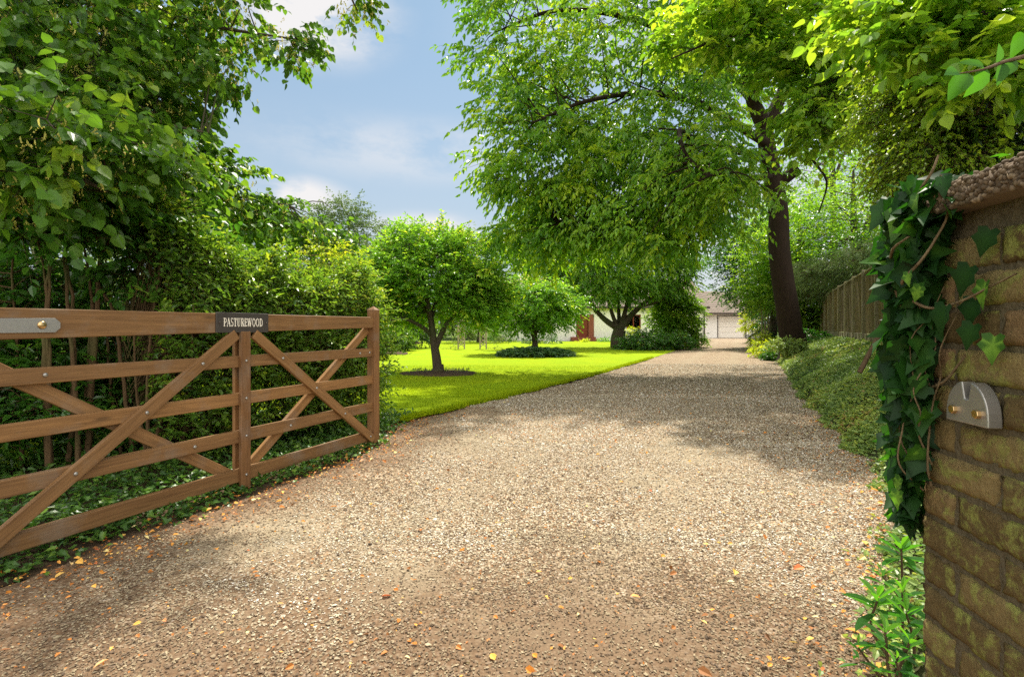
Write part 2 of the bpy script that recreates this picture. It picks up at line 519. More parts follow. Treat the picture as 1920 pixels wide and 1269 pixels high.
def gravel_mat():
    m, nt, out = newmat('gravel')
    v = objcoord(nt)
    vo = nt.nodes.new('ShaderNodeTexVoronoi'); vo.inputs['Scale'].default_value = 62
    nt.links.new(v, vo.inputs['Vector'])
    sx = nt.nodes.new('ShaderNodeSeparateColor'); nt.links.new(vo.outputs['Color'], sx.inputs[0])
    cr = ramp(nt, [(0, (.08, .054, .034)), (.22, (.20, .145, .092)), (.5, (.385, .315, .205)), (.75, (.55, .48, .35)), (.9, (.70, .63, .52)), (1, (.46, .26, .09))])
    nt.links.new(sx.outputs[0], cr.inputs[0])
    gp = nt.nodes.new('ShaderNodeMapRange')
    nt.links.new(vo.outputs['Distance'], gp.inputs[0])
    gp.inputs[1].default_value = .35; gp.inputs[2].default_value = .75
    col = mixc(nt, gp.outputs[0], cr.outputs[0], (.15, .09, .045))
    # trodden earth showing through in patches
    n1 = noise(nt, .75, 5, .62, v, .4)
    pr = nt.nodes.new('ShaderNodeMapRange'); nt.links.new(n1.outputs['Fac'], pr.inputs[0])
    pr.inputs[1].default_value = .56; pr.inputs[2].default_value = .70; pr.inputs[4].default_value = .6
    n3 = noise(nt, 85, 6, .75, v)
    n5 = noise(nt, 3.5, 5, .65, v)
    last = pr.outputs[0]
    for cx, cy, rx, ry in EARTH:
        sb = nt.nodes.new('ShaderNodeVectorMath'); sb.operation = 'SUBTRACT'
        nt.links.new(v, sb.inputs[0]); sb.inputs[1].default_value = (cx, cy, 0)
        dv = nt.nodes.new('ShaderNodeVectorMath'); dv.operation = 'DIVIDE'
        nt.links.new(sb.outputs[0], dv.inputs[0]); dv.inputs[1].default_value = (rx, ry, 10)
        le = nt.nodes.new('ShaderNodeVectorMath'); le.operation = 'LENGTH'
        nt.links.new(dv.outputs[0], le.inputs[0])
        ad = nt.nodes.new('ShaderNodeMath'); ad.operation = 'MULTIPLY_ADD'
        nt.links.new(n5.outputs['Fac'], ad.inputs[0]); ad.inputs[1].default_value = 1.1; nt.links.new(le.outputs['Value'], ad.inputs[2])
        pm = nt.nodes.new('ShaderNodeMapRange'); nt.links.new(ad.outputs[0], pm.inputs[0])
        pm.inputs[1].default_value = 1.7; pm.inputs[2].default_value = .9; pm.inputs[4].default_value = .9
        mxx = nt.nodes.new('ShaderNodeMath'); mxx.operation = 'MAXIMUM'
        nt.links.new(last, mxx.inputs[0]); nt.links.new(pm.outputs[0], mxx.inputs[1]); last = mxx.outputs[0]
    n3c = nt.nodes.new('ShaderNodeMapRange'); nt.links.new(n3.outputs['Fac'], n3c.inputs[0])
    n3c.inputs[1].default_value = .3; n3c.inputs[2].default_value = .7
    dirt = mixc(nt, n3c.outputs[0], (.145, .11, .066), (.45, .385, .27))
    at_ = nt.nodes.new('ShaderNodeAttribute'); at_.attribute_name = 'var'
    for c in (.33, .66):
        df = nt.nodes.new('ShaderNodeMath'); df.operation = 'SUBTRACT'
        nt.links.new(at_.outputs['Fac'], df.inputs[0]); df.inputs[1].default_value = c
        ab = nt.nodes.new('ShaderNodeMath'); ab.operation = 'ABSOLUTE'; nt.links.new(df.outputs[0], ab.inputs[0])
        sm_ = nt.nodes.new('ShaderNodeMath'); sm_.operation = 'MULTIPLY_ADD'
        nt.links.new(n5.outputs['Fac'], sm_.inputs[0]); sm_.inputs[1].default_value = .12; nt.links.new(ab.outputs[0], sm_.inputs[2])
        tm = nt.nodes.new('ShaderNodeMapRange'); nt.links.new(sm_.outputs[0], tm.inputs[0])
        tm.inputs[1].default_value = .135; tm.inputs[2].default_value = .055; tm.inputs[4].default_value = .6
        mt = nt.nodes.new('ShaderNodeMath'); mt.operation = 'MAXIMUM'
        nt.links.new(last, mt.inputs[0]); nt.links.new(tm.outputs[0], mt.inputs[1]); last = mt.outputs[0]
    col = mixc(nt, last, col, dirt)
    n2 = noise(nt, 1.9, 4, .6, v)
    col = mixc(nt, n2.outputs['Fac'], mixc(nt, .6, col, (.58, .46, .36), 'MULTIPLY'), col)
    # dark leaf mould along the hedge side; dark chips and painted shade in the gateway
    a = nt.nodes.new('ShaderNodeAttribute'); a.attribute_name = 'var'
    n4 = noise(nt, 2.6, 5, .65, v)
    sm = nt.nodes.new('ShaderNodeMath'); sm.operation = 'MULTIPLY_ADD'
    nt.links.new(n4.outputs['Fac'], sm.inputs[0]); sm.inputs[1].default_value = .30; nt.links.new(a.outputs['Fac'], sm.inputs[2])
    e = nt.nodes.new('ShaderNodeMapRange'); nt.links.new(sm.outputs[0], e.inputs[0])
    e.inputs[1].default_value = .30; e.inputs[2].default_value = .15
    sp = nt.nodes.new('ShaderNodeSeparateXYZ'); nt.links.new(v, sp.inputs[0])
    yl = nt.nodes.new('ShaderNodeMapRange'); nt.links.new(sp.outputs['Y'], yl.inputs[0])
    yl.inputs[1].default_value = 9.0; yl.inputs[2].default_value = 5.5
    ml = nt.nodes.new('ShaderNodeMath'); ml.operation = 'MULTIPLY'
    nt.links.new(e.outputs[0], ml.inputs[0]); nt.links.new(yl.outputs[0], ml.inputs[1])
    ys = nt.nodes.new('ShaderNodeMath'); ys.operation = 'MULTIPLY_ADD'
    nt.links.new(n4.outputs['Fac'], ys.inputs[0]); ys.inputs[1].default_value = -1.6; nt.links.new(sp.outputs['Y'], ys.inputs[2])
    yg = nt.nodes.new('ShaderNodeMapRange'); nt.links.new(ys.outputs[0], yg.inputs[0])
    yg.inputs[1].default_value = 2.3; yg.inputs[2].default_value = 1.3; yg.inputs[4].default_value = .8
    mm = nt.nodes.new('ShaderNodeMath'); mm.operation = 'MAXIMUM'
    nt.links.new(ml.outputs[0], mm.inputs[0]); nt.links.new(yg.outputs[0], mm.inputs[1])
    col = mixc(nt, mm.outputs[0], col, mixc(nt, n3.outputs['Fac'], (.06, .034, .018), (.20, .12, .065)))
    b = bump(nt, vo.outputs['Distance'], .8, -.012)
    principled(nt, out, col, .9, b, 0, .25)
    return m


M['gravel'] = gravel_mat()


def stone_mat():
    m, nt, out = newmat('gravel_stone')
    a = nt.nodes.new('ShaderNodeAttribute'); a.attribute_name = 'var'
    r = ramp(nt, [(0, (.05, .032, .02)), (.2, (.175, .12, .072)), (.42, (.355, .285, .175)), (.66, (.50, .44, .315)), (.82, (.63, .59, .48)), (.93, (.77, .74, .68)), (.965, (.60, .36, .12)), (1, (.50, .20, .045))])
    nt.links.new(a.outputs['Fac'], r.inputs[0])
    n = noise(nt, 220, 3, .6, objcoord(nt))
    col = mixc(nt, .35, r.outputs[0], mixc(nt, n.outputs['Fac'], (.45, .36, .28), (1, 1, 1)), 'MULTIPLY')
    principled(nt, out, col, .75, None, 0, .35)
    return m


M['stone'] = stone_mat()


def coping_mat():
    m, nt, out = newmat('pebbled_concrete')
    a = nt.nodes.new('ShaderNodeAttribute'); a.attribute_name = 'var'
    r_ = ramp(nt, [(0, (.05, .035, .022)), (.4, (.13, .09, .055)), (.75, (.26, .19, .12)), (1, (.42, .33, .23))])
    nt.links.new(a.outputs['Fac'], r_.inputs[0])
    n = noise(nt, 9, 5, .65, objcoord(nt))
    mr = nt.nodes.new('ShaderNodeMapRange'); nt.links.new(n.outputs['Fac'], mr.inputs[0])
    mr.inputs[1].default_value = .5; mr.inputs[2].default_value = .7; mr.inputs[4].default_value = .7
    col = mixc(nt, mr.outputs[0], r_.outputs[0], (.07, .065, .022))
    principled(nt, out, col, .85, None, 0, .2)
    return m


M['coping'] = coping_mat()


def soil_mat(name, c1, c2, scale=20):
    m, nt, out = newmat(name)
    v = objcoord(nt)
    n = noise(nt, scale, 6, .65, v)
    n2 = noise(nt, 1.2, 3, .5, v)
    col = mixc(nt, n.outputs['Fac'], c1, c2)
    col = mixc(nt, n2.outputs['Fac'], mixc(nt, 1., col, (.7, .7, .7), 'MULTIPLY'), col)
    principled(nt, out, col, .95, bump(nt, n.outputs['Fac'], .8, .03), 0, .15)
    return m


M['soil'] = soil_mat('soil', (.045, .028, .016), (.13, .085, .05), 28)
M['bank'] = soil_mat('bank_soil', (.03, .034, .014), (.085, .08, .035), 22)
M['ground'] = soil_mat('meadow', (.06, .10, .02), (.13, .18, .03), 3)


def lawn_mat():
    m, nt, out = newmat('lawn')
    v = objcoord(nt)
    n1 = noise(nt, 45, 4, .7, v)
    n2 = noise(nt, .8, 5, .6, v)
    n3 = noise(nt, 6, 4, .6, v)
    a = mixc(nt, n1.outputs['Fac'], (.135, .235, .008), (.35, .47, .016))
    b = mixc(nt, n3.outputs['Fac'], mixc(nt, 1., a, (.74, .82, .7), 'MULTIPLY'), a)
    mr = nt.nodes.new('ShaderNodeMapRange'); nt.links.new(n2.outputs['Fac'], mr.inputs[0])
    mr.inputs[1].default_value = .35; mr.inputs[2].default_value = .7
    c = mixc(nt, mr.outputs[0], b, mixc(nt, 1., b, (1.25, 1.05, .9), 'MULTIPLY'))
    principled(nt, out, c, .9, bump(nt, n1.outputs['Fac'], .7, .03), 0, .03)
    return m


M['lawn'] = lawn_mat()


def wood_mat(name, c1, c2, axis, dirt=(.5, .45, .4), rough=.55):
    m, nt, out = newmat(name)
    s = [26, 26, 26]
    s['xyz'.index(axis)] = 1.3
    v = objcoord(nt, tuple(s))
    n = noise(nt, 1.6, 6, .6, v, 1.2)
    s2 = [5, 5, 5]; s2['xyz'.index(axis)] = 1.2
    n2 = noise(nt, 1.0, 4, .6, objcoord(nt, tuple(s2)))
    s3 = [90, 90, 90]; s3['xyz'.index(axis)] = 3
    n3 = noise(nt, 1.5, 3, .6, objcoord(nt, tuple(s3)))
    cr = ramp(nt, [(.25, c1), (.72, c2)])
    nt.links.new(n.outputs['Fac'], cr.inputs[0])
    col = mixc(nt, n2.outputs['Fac'], mixc(nt, 1., cr.outputs[0], dirt, 'MULTIPLY'), cr.outputs[0])
    col = mixc(nt, .30, col, mixc(nt, n3.outputs['Fac'], (.35, .3, .25), (1.25, 1.2, 1.1)), 'MULTIPLY')
    oi = nt.nodes.new('ShaderNodeObjectInfo')
    tint = ramp(nt, [(0, (.78, .76, .74)), (.5, (1, 1, 1)), (1, (1.12, 1.08, 1.0))])
    nt.links.new(oi.outputs['Random'], tint.inputs[0])
    col = mixc(nt, 1., col, tint.outputs[0], 'MULTIPLY')
    s4 = [9, 9, 9]; s4['xyz'.index(axis)] = 2.2
    kv = nt.nodes.new('ShaderNodeTexVoronoi'); kv.inputs['Scale'].default_value = 1.0
    nt.links.new(objcoord(nt, tuple(s4)), kv.inputs['Vector'])
    kr = nt.nodes.new('ShaderNodeMapRange'); nt.links.new(kv.outputs['Distance'], kr.inputs[0])
    kr.inputs[1].default_value = .16; kr.inputs[2].default_value = .05; kr.inputs[4].default_value = .65
    col = mixc(nt, kr.outputs[0], col, tuple(x * .35 for x in c1))
    # grey weathering
    n5 = noise(nt, 3.0, 5, .65, objcoord(nt))
    wr = nt.nodes.new('ShaderNodeMapRange'); nt.links.new(n5.outputs['Fac'], wr.inputs[0])
    wr.inputs[1].default_value = .52; wr.inputs[2].default_value = .72; wr.inputs[4].default_value = .38
    g = sum(c2) / 3
    col = mixc(nt, wr.outputs[0], col, (g * 1.08, g, g * .86))
    principled(nt, out, col, rough, bump(nt, n3.outputs['Fac'], .35, .003), 0, .3)
    return m


GW1, GW2 = (.17, .090, .036), (.37, .208, .086)
M['wood_x'] = wood_mat('gate_wood', GW1, GW2, 'x', (.72, .66, .62))
M['wood_z'] = wood_mat('gate_wood_upright', (.155, .078, .032), (.33, .175, .072), 'z', (.72, .66, .62))
M['fence'] = wood_mat('fence_wood', (.11, .085, .030), (.27, .20, .08), 'z', (.6, .62, .42), .8)
M['fence_post'] = wood_mat('fence_post_wood', (.20, .18, .11), (.38, .34, .22), 'z', (.7, .72, .55), .85)


def plain(name, c, rough=.5, metallic=0.0, spec=.5, nscale=30, amt=.25, bmp=0.0):
    m, nt, out = newmat(name)
    n = noise(nt, nscale, 5, .6, objcoord(nt))
    col = mixc(nt, n.outputs['Fac'], tuple(x * (1 - amt) for x in c), tuple(min(1, x * (1 + amt)) for x in c))
    principled(nt, out, col, rough, bump(nt, n.outputs['Fac'], bmp, .01) if bmp else None, metallic, spec)
    return m


M['zinc'] = plain('zinc', (.38, .36, .33), .42, .75, .5, 60, .15)
M['brass'] = plain('brass', (.62, .42, .20), .28, 1.0)
M['plate'] = plain('slate_plate', (.050, .042, .036), .5, 0, .4, 40, .2)
M['letters'] = plain('cream_lettering', (.80, .74, .62), .6, 0, .3, 60, .08)
M['render_wall'] = plain('painted_render', (.86, .82, .76), .85, 0, .2, 3, .06, .1)
M['garage_paint'] = plain('garage_door_paint', (.86, .79, .69), .6, 0, .3, 3, .05)
M['dark_trim'] = plain('dark_trim', (.06, .045, .035), .6)
M['red_door'] = plain('red_door_paint', (.20, .040, .022), .45, 0, .4, 5, .15)
M['glass'] = plain('window_glass', (.02, .025, .03), .05, 0, .6, 2, .1)
M['trellis'] = plain('weathered_trellis', (.33, .27, .18), .85, 0, .2, 15, .25)
M['pink'] = plain('pink_reflector', (.70, .12, .20), .35, 0, .5, 10, .05)


def roof_mat():
    m, nt, out = newmat('roof_tiles')
    v = objcoord(nt)
    n = noise(nt, 4, 5, .6, v)
    n2 = noise(nt, .8, 3, .6, v)
    col = mixc(nt, n.outputs['Fac'], (.12, .09, .075), (.25, .195, .165))
    col = mixc(nt, n2.outputs['Fac'], col, mixc(nt, 1., col, (.85, .9, .8), 'MULTIPLY'))
    principled(nt, out, col, .85, bump(nt, n.outputs['Fac'], .3, .02), 0, .25)
    return m


M['roof'] = roof_mat()


def brick_mat():
    m, nt, out = newmat('old_brick')
    v = objcoord(nt)
    a = nt.nodes.new('ShaderNodeAttribute'); a.attribute_name = 'var'
    cr = ramp(nt, [(0, (.098, .072, .035)), (.35, (.160, .122, .060)), (.7, (.222, .175, .086)), (1, (.19, .125, .072))])
    nt.links.new(a.outputs['Fac'], cr.inputs[0])
    n = noise(nt, 30, 9, .75, v, .3)
    n2 = noise(nt, 140, 4, .7, v)
    col = mixc(nt, n.outputs['Fac'], mixc(nt, 1., cr.outputs[0], (.22, .20, .17), 'MULTIPLY'), mixc(nt, 1., cr.outputs[0], (1.95, 1.8, 1.5), 'MULTIPLY'))
    # yellow-green lichen
    n3 = noise(nt, 11, 7, .72, v, .6)
    n4 = noise(nt, 60, 4, .7, v)
    ad = nt.nodes.new('ShaderNodeMath'); ad.operation = 'MULTIPLY_ADD'
    nt.links.new(n4.outputs['Fac'], ad.inputs[0]); ad.inputs[1].default_value = .28; nt.links.new(n3.outputs['Fac'], ad.inputs[2])
    mr = nt.nodes.new('ShaderNodeMapRange'); nt.links.new(ad.outputs[0], mr.inputs[0])
    mr.inputs[1].default_value = .635; mr.inputs[2].default_value = .74; mr.inputs[4].default_value = .8
    col = mixc(nt, mr.outputs[0], col, mixc(nt, n4.outputs['Fac'], (.17, .18, .03), (.36, .38, .10)))
    # black specks and pits
    mr2 = nt.nodes.new('ShaderNodeMapRange'); nt.links.new(n2.outputs['Fac'], mr2.inputs[0])
    mr2.inputs[1].default_value = .64; mr2.inputs[2].default_value = .74; mr2.inputs[4].default_value = .7
    col = mixc(nt, mr2.outputs[0], col, (.035, .02, .012))
    h = mixc(nt, .5, n.outputs['Fac'], n2.outputs['Fac'])
    principled(nt, out, col, .95, bump(nt, h, 1.0, .012), 0, .15)
    return m


M['brick'] = brick_mat()
M['mortar'] = plain('mortar', (.125, .100, .060), .95, 0, .1, 90, .5, .9)
M['redbrick'] = plain('red_brick', (.26, .09, .055), .9, 0, .2, 9, .5, .3)

rng = np.random.default_rng(7)


def rvec(r, n):
    return nrmz(r.normal(size=(n, 3)))


# ------------------------------------------------------------------ foliage machinery
def sprays(mb, tw, B, T, ln, nl, L, wid, tmpl, r, droop=.25, hang=.25, nrm_up=1.0, vmean=.5, vsd=.2, twr=.0035, jit=.3, vbias=None):
    """leafy twigs: bases B, directions T, lengths ln, nl leaves each"""
    n = len(B)
    if n == 0:
        return
    T = nrmz(T)
    ln = np.broadcast_to(np.asarray(ln, float), (n,))
    side = nrmz(np.cross(T, UP + r.normal(size=(n, 3)) * .25))
    f = (np.arange(nl) + 1.0) / nl
    fr = np.clip(f[None, :] + r.normal(size=(n, nl)) * .05, .05, 1.02)
    pos = B[:, None, :] + T[:, None, :] * (ln[:, None] * fr)[..., None]
    pos[..., 2] -= droop * ln[:, None] * fr ** 2
    sg = np.where(np.arange(nl) % 2 == 0, 1., -1.)[None, :, None]
    tip = (f > .99)[None, :, None]
    d = T[:, None, :] * np.where(tip, 1., .6) + side[:, None, :] * sg * np.where(tip, .1, .8)
    d = d + r.normal(size=(n, nl, 3)) * jit
    d[..., 2] -= hang + droop * fr * .8
    nr = UP * nrm_up + r.normal(size=(n, nl, 3)) * .45 + np.array([SUN_DIR.x, SUN_DIR.y, 0]) * .25
    k = n * nl
    size = L * r.uniform(.65, 1.15, k)
    var = r.normal(vmean, vsd, (n, 1)) * .6 + r.normal(vmean, vsd, (n, nl)) * .4
    if vbias is not None:
        var = var + vbias[:, None]
    mb.leaves(tmpl, pos.reshape(-1, 3), d.reshape(-1, 3), nr.reshape(-1, 3), size, wid, np.clip(var.ravel(), 0, 1))
    if tw is not None:
        tipp = B + T * ln[:, None]
        tipp[:, 2] -= droop * ln
        tw.twigs(B, tipp, np.full(n, twr), np.full(n, twr * .4), droop)


def ell_points(env, r):
    """well-spread points inside ellipsoids: env = [(centre, radii, count)]"""
    P = []
    for c, rad, cnt in env:
        c, rad = np.array(c, float), np.array(rad, float)
        loc = []
        for _ in range(cnt):
            u = rvec(r, 7) * (r.uniform(.12, 1, (7, 1)) ** .45)
            if loc:
                dd = np.min(np.linalg.norm(u[:, None] - np.array(loc)[None], axis=2), axis=1)
                u = u[np.argmax(dd)]
            else:
                u = u[0]
            loc.append(u)
            P.append(c + u * rad)
    return np.array(P)


def crown(skel, env, r, mb, br, tw, puff=.6, nspray=30, nl=8, slen=.4, L=.1, wid=.5, tmpl=LEAF_OVAL,
          droop=.25, hang=.25, flat=.6, vmean=.5, vsd=.2, brr=.010, link=.3, nrm_up=1.0, outc=None, twr=.0035, jit=.3):
    """clumps of leafy sprays, each clump carried by a branch from the nearest limb"""
    pc = ell_points(env, r)
    skel = np.asarray(skel)
    for c in pc:
        dd = np.linalg.norm(skel - c, axis=1) + np.where(skel[:, 2] > c[2] + .3, 1.5, 0)
        s = skel[np.argmin(dd)]
        dist = np.linalg.norm(c - s)
        if dist > .15 and br is not None:
            mid = (s + c) / 2 + r.normal(size=3) * dist * .08 + UP * dist * .10
            p = smooth_path([s, mid, c + r.normal(size=3) * .05], 7)
            r0 = min(brr * (1 + dist * .5), brr * 4)
            br.tube(p, np.linspace(r0, brr * .35, 7), 5)
    n = len(pc)
    if n == 0:
        return pc
    ps = puff * r.uniform(.65, 1.3, n)
    ci = np.repeat(np.arange(n), nspray)
    off = rvec(r, n * nspray) * (r.uniform(.05, 1, (n * nspray, 1)) ** .5)
    off[:, 2] *= flat
    B = pc[ci] + off * ps[ci][:, None]
    oc = pc[ci] - (np.asarray(outc) if outc is not None else np.mean([e[0] for e in env], axis=0))
    T = nrmz(off + nrmz(oc) * .55 + r.normal(size=off.shape) * .35)
    T[:, 2] *= .6
    vb = r.normal(0, vsd * .55, n)[ci]
    sprays(mb, tw, B, T, slen * r.uniform(.6, 1.25, len(B)), nl, L, wid, tmpl, r, droop, hang, nrm_up, vmean, vsd, twr, jit, vb)
    if tw is not None and link > 0:
        k = r.random(len(B)) < link
        tw.twigs(pc[ci][k], B[k], np.full(k.sum(), twr * 1.8), np.full(k.sum(), twr), 0)
    return pc


def limb(mb, pts, r0, r1, n=26, sides=8, wob=.0, r=None, power=1.0):
    p = smooth_path(pts, n)
    if wob and r is not None:
        w = r.normal(size=(n, 3)) * wob
        w[0] = 0
        p = p + w
    t = np.linspace(0, 1, n) ** power
    mb.tube(p, r0 + (r1 - r0) * t, sides)
    return p


def finish_tree(root, tr, br, cr, tw, bark, leaf):
    if tr is not None:
        tr.build('trunk', bark, root, True)
    if br is not None and tw is not None and tw.n:
        br.V += tw.V; br.F += [f + br.n for f in tw.F]; br.var += tw.var; br.mi += tw.mi; br.n += tw.n
    if br is not None:
        br.build('branches', bark, root, True)
    cr.build('crown', leaf, root)


# ------------------------------------------------------------------ setting: ground, lawn, drive, bank
LEFT_EDGE = [(-4.0, -2.0), (-2.85, 1.2), (-2.62, 2.0), (-2.42, 2.6), (-1.86, 4.0), (-1.30, 5.4), (-1.34, 6.1), (-1.50, 6.6), (0.0, 9.26), (1.75, 12.5), (4.3, 17.9), (7.5, 25.0), (11.0, 33.5), (14.6, 41.7), (15.6, 46), (15.6, 60)]
RIGHT_EDGE = [(.40, -2.0), (.78, .6), (1.05, 1.4), (1.62, 2.3), (2.42, 3.3), (2.85, 3.9), (3.38, 5.2), (4.91, 8.93), (7.97, 15.6), (11.3, 23), (14.8, 31), (18.3, 40), (22.2, 47), (27.5, 53), (29.0, 60)]


def edge_x(edge, y):
    e = np.array(edge)
    return np.interp(y, e[:, 1], e[:, 0])


def edge_s(edge, y):
    """smoothed edge"""
    return (edge_x(edge, y - .5) + 2 * edge_x(edge, y) + edge_x(edge, y + .5)) / 4


def wob(y, a, s):
    return a * (np.sin(y * 5.1 + s) + .6 * np.sin(y * 11.3 + 2 * s) + .4 * np.sin(y * 23.7 + s * 3))


def left_x(y):
    return edge_s(LEFT_EDGE, y) + wob(y, .025, 1)


def right_x(y):
    return edge_s(RIGHT_EDGE, y) + wob(y, .035, 2)


def strip(name, ys, xa, xb, nx, zf, mat, dz):
    ys = np.asarray(ys)
    t = np.linspace(0, 1, nx)
    a, b = xa(ys), xb(ys)
    X = a[:, None] + (b - a)[:, None] * t[None]
    Y = np.repeat(ys[:, None], nx, 1)
    Z = zf(X, Y, t[None]) + dz
    V = np.stack([X, Y, Z], -1).reshape(-1, 3)
    i = np.arange(len(ys) - 1)[:, None] * nx
    j = np.arange(nx - 1)[None]
    F = np.stack([i + j, i + j + 1, i + nx + j + 1, i + nx + j], -1).reshape(-1, 4)
    return MB().add(V, F, np.repeat(t[None], len(ys), 0).ravel()).build(name, mat, None, True)


YS = np.concatenate([np.arange(-2, 12, .1), np.arange(12, 60, .4)])
gr = MB()
gr.add([(-400, -60, gz(-60) - .02), (400, -60, gz(-60) - .02), (400, 900, gz(900) - .02), (-400, 900, gz(900) - .02)], (0, 1, 2, 3))
tag(gr.build('ground', M['ground']), kind='structure')
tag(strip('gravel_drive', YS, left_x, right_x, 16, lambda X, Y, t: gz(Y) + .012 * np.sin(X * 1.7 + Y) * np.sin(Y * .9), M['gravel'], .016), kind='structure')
FRONT_SOIL = YS[YS < 7.2]
tag(strip('soil_strip', FRONT_SOIL, lambda y: -9.0 + 0 * y, lambda y: left_x(y) + .05 + wob(y, .05, 4), 6, lambda X, Y, t: gz(Y), M['soil'], .006), kind='structure')
YL = np.concatenate([np.arange(2.0, 14, .15), np.arange(14, 41.6, .4)])


def lawn_right(y):
    hedge_back = -4.9 + (y - 2.8) * .36
    return np.where(y < 6.75, np.minimum(hedge_back, left_x(y)), left_x(y) + .02)


tag(strip('lawn', YL, lambda y: -16.0 + 0 * y, lawn_right, 40, lambda X, Y, t: gz(Y) + .012 * np.sin(X * 1.1) * np.sin(Y * .7), M['lawn'], .030), kind='structure')


def fence_x(y):
    return 8.8 + .488 * (y - 13.3)


def bank_h(y):
    return np.interp(y, [-2, 1, 3, 8, 14, 22, 30, 40], [.35, .45, .62, .85, .86, .82, .5, .25])


def bank_z(X, Y):
    a, b = right_x(Y), np.maximum(fence_x(Y), right_x(Y) + 1.2)
    t = np.clip((X - a) / (b - a), 0, 1)
    h = bank_h(Y)
    prof = .10 * np.clip(t / .05, 0, 1) + .90 * (t + .25 * t * (1 - t))
    lump = .022 * np.sin(X * 3.1 + Y * 1.3) * np.sin(Y * 2.3 - X) + .02 * np.sin(X * 7 + 1) * np.sin(Y * 6.1)
    return gz(Y) + h * prof + lump * np.clip(t * 5, 0, 1)


tag(strip('bank', YS, lambda y: right_x(y) - .02, lambda y: fence_x(y) + 40, 240, lambda X, Y, t: bank_z(X, Y), M['bank'], .0), kind='structure')

# loose stones lying on the drive
r = np.random.default_rng(3)


def scatter_drive(n, y0, y1, pw=1.0):
    y = y0 + (y1 - y0) * r.random(n) ** pw
    a, b = left_x(y), right_x(y)
    x = a + (b - a) * r.random(n)
    return x, y




def earth_patch(x, y):
    """where the drive is trodden to bare earth"""
    m = np.zeros_like(x)
    for cx, cy, rx, ry in EARTH:
        d = np.sqrt(((x - cx) / rx) ** 2 + ((y - cy) / ry) ** 2) + .22 * np.sin(x * 9 + y * 3) + .18 * np.sin(y * 13 - x * 6)
        m = np.maximum(m, np.clip((1.25 - d) / .7, 0, 1))
    return m


OCT_V = np.array([(1, 0, 0), (0, 1, 0), (-1, 0, 0), (0, -1, 0), (0, 0, 1), (0, 0, -1)], float)
OCT_F = np.array([(0, 1, 4), (1, 2, 4), (2, 3, 4), (3, 0, 4), (1, 0, 5), (2, 1, 5), (3, 2, 5), (0, 3, 5)])


def subdiv(V, F):
    V = [tuple(v) for v in V]
    idx = {}

    def mid(a, b):
        k = (min(a, b), max(a, b))
        if k not in idx:
            m = (np.array(V[a]) + np.array(V[b])) / 2
            V.append(tuple(m / np.linalg.norm(m)))
            idx[k] = len(V) - 1
        return idx[k]
    out = []
    for a, b, c in F:
        x, y, z = mid(a, b), mid(b, c), mid(c, a)
        out += [(a, x, z), (x, b, y), (z, y, c), (x, y, z)]
    return np.array(V), np.array(out)


SPH_V, SPH_F = subdiv(OCT_V, OCT_F)


def pebbles(mb, C, rad, r, flat=.55, var=None, fine=False):
    n = len(C)
    SV, SF = (SPH_V, SPH_F) if fine else (OCT_V, OCT_F)
    k = len(SV)
    if fine:
        V = SV[None] * r.uniform(.75, 1.15, (n, k, 1)) + r.normal(size=(n, k, 3)) * .05
    else:
        V = SV[None] * r.uniform(.6, 1.25, (n, k, 1)) + r.normal(size=(n, k, 3)) * .22
    V = V * np.array([1.15, .8, flat])
    a = r.uniform(0, 6.283, n)
    c, s = np.cos(a), np.sin(a)
    x = V[..., 0] * c[:, None] - V[..., 1] * s[:, None]
    y = V[..., 0] * s[:, None] + V[..., 1] * c[:, None]
    V = np.stack([x, y, V[..., 2]], -1) * np.asarray(rad)[:, None, None] + C[:, None, :]
    F = (SF[None] + np.arange(n)[:, None, None] * k).reshape(-1, 3)
    mb.add(V.reshape(-1, 3), F, np.repeat(r.random(n) if var is None else var, k))


st = MB()
for n, y0, y1, lo, hi in ((62000, 1.3, 3.2, .0028, .0068), (62000, 3.0, 5.6, .0036, .008), (52000, 5.4, 9.5, .005, .0105), (24000, 9, 17, .008, .015)):
    x, y = scatter_drive(n, y0, y1)
    tl = (x - left_x(y)) / (right_x(y) - left_x(y))
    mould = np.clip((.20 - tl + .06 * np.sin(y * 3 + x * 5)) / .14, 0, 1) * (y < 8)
    gateway = np.clip((2.95 + .45 * np.sin(x * 2.1 + .6) + .2 * np.sin(x * 5.3 + y * 4) - y) / .7, 0, 1)  # nearest stones darkened: dark chips with some shade painted in
    tk = sum(np.exp(-((tl - c - .03 * np.sin(y * .7)) / .055) ** 2) for c in (.33, .66)) * (.55 + .45 * np.sin(y * 1.7 + x * 3) * np.sin(y * 4.1))
    keep = r.random(n) > np.maximum(np.maximum(earth_patch(x, y) * .52, mould * .7), tk * .5)
    x, y, gateway, mould = x[keep], y[keep], gateway[keep], mould[keep]
    rad = r.uniform(lo, hi, len(x)) * np.where(r.random(len(x)) < .04, 1.7, 1)
    C = np.stack([x, y, gz(y) + .018 + rad * .25 + .012 * np.sin(x * 1.7 + y) * np.sin(y * .9)], -1)
    dark = .16 * np.clip(np.sin(x * .9 + 1.5) * np.sin(y * 1.1 + .4), -1, 1)
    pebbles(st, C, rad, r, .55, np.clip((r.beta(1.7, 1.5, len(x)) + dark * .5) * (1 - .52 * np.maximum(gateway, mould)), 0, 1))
tag(st.build('gravel', M['stone']), kind='stuff')

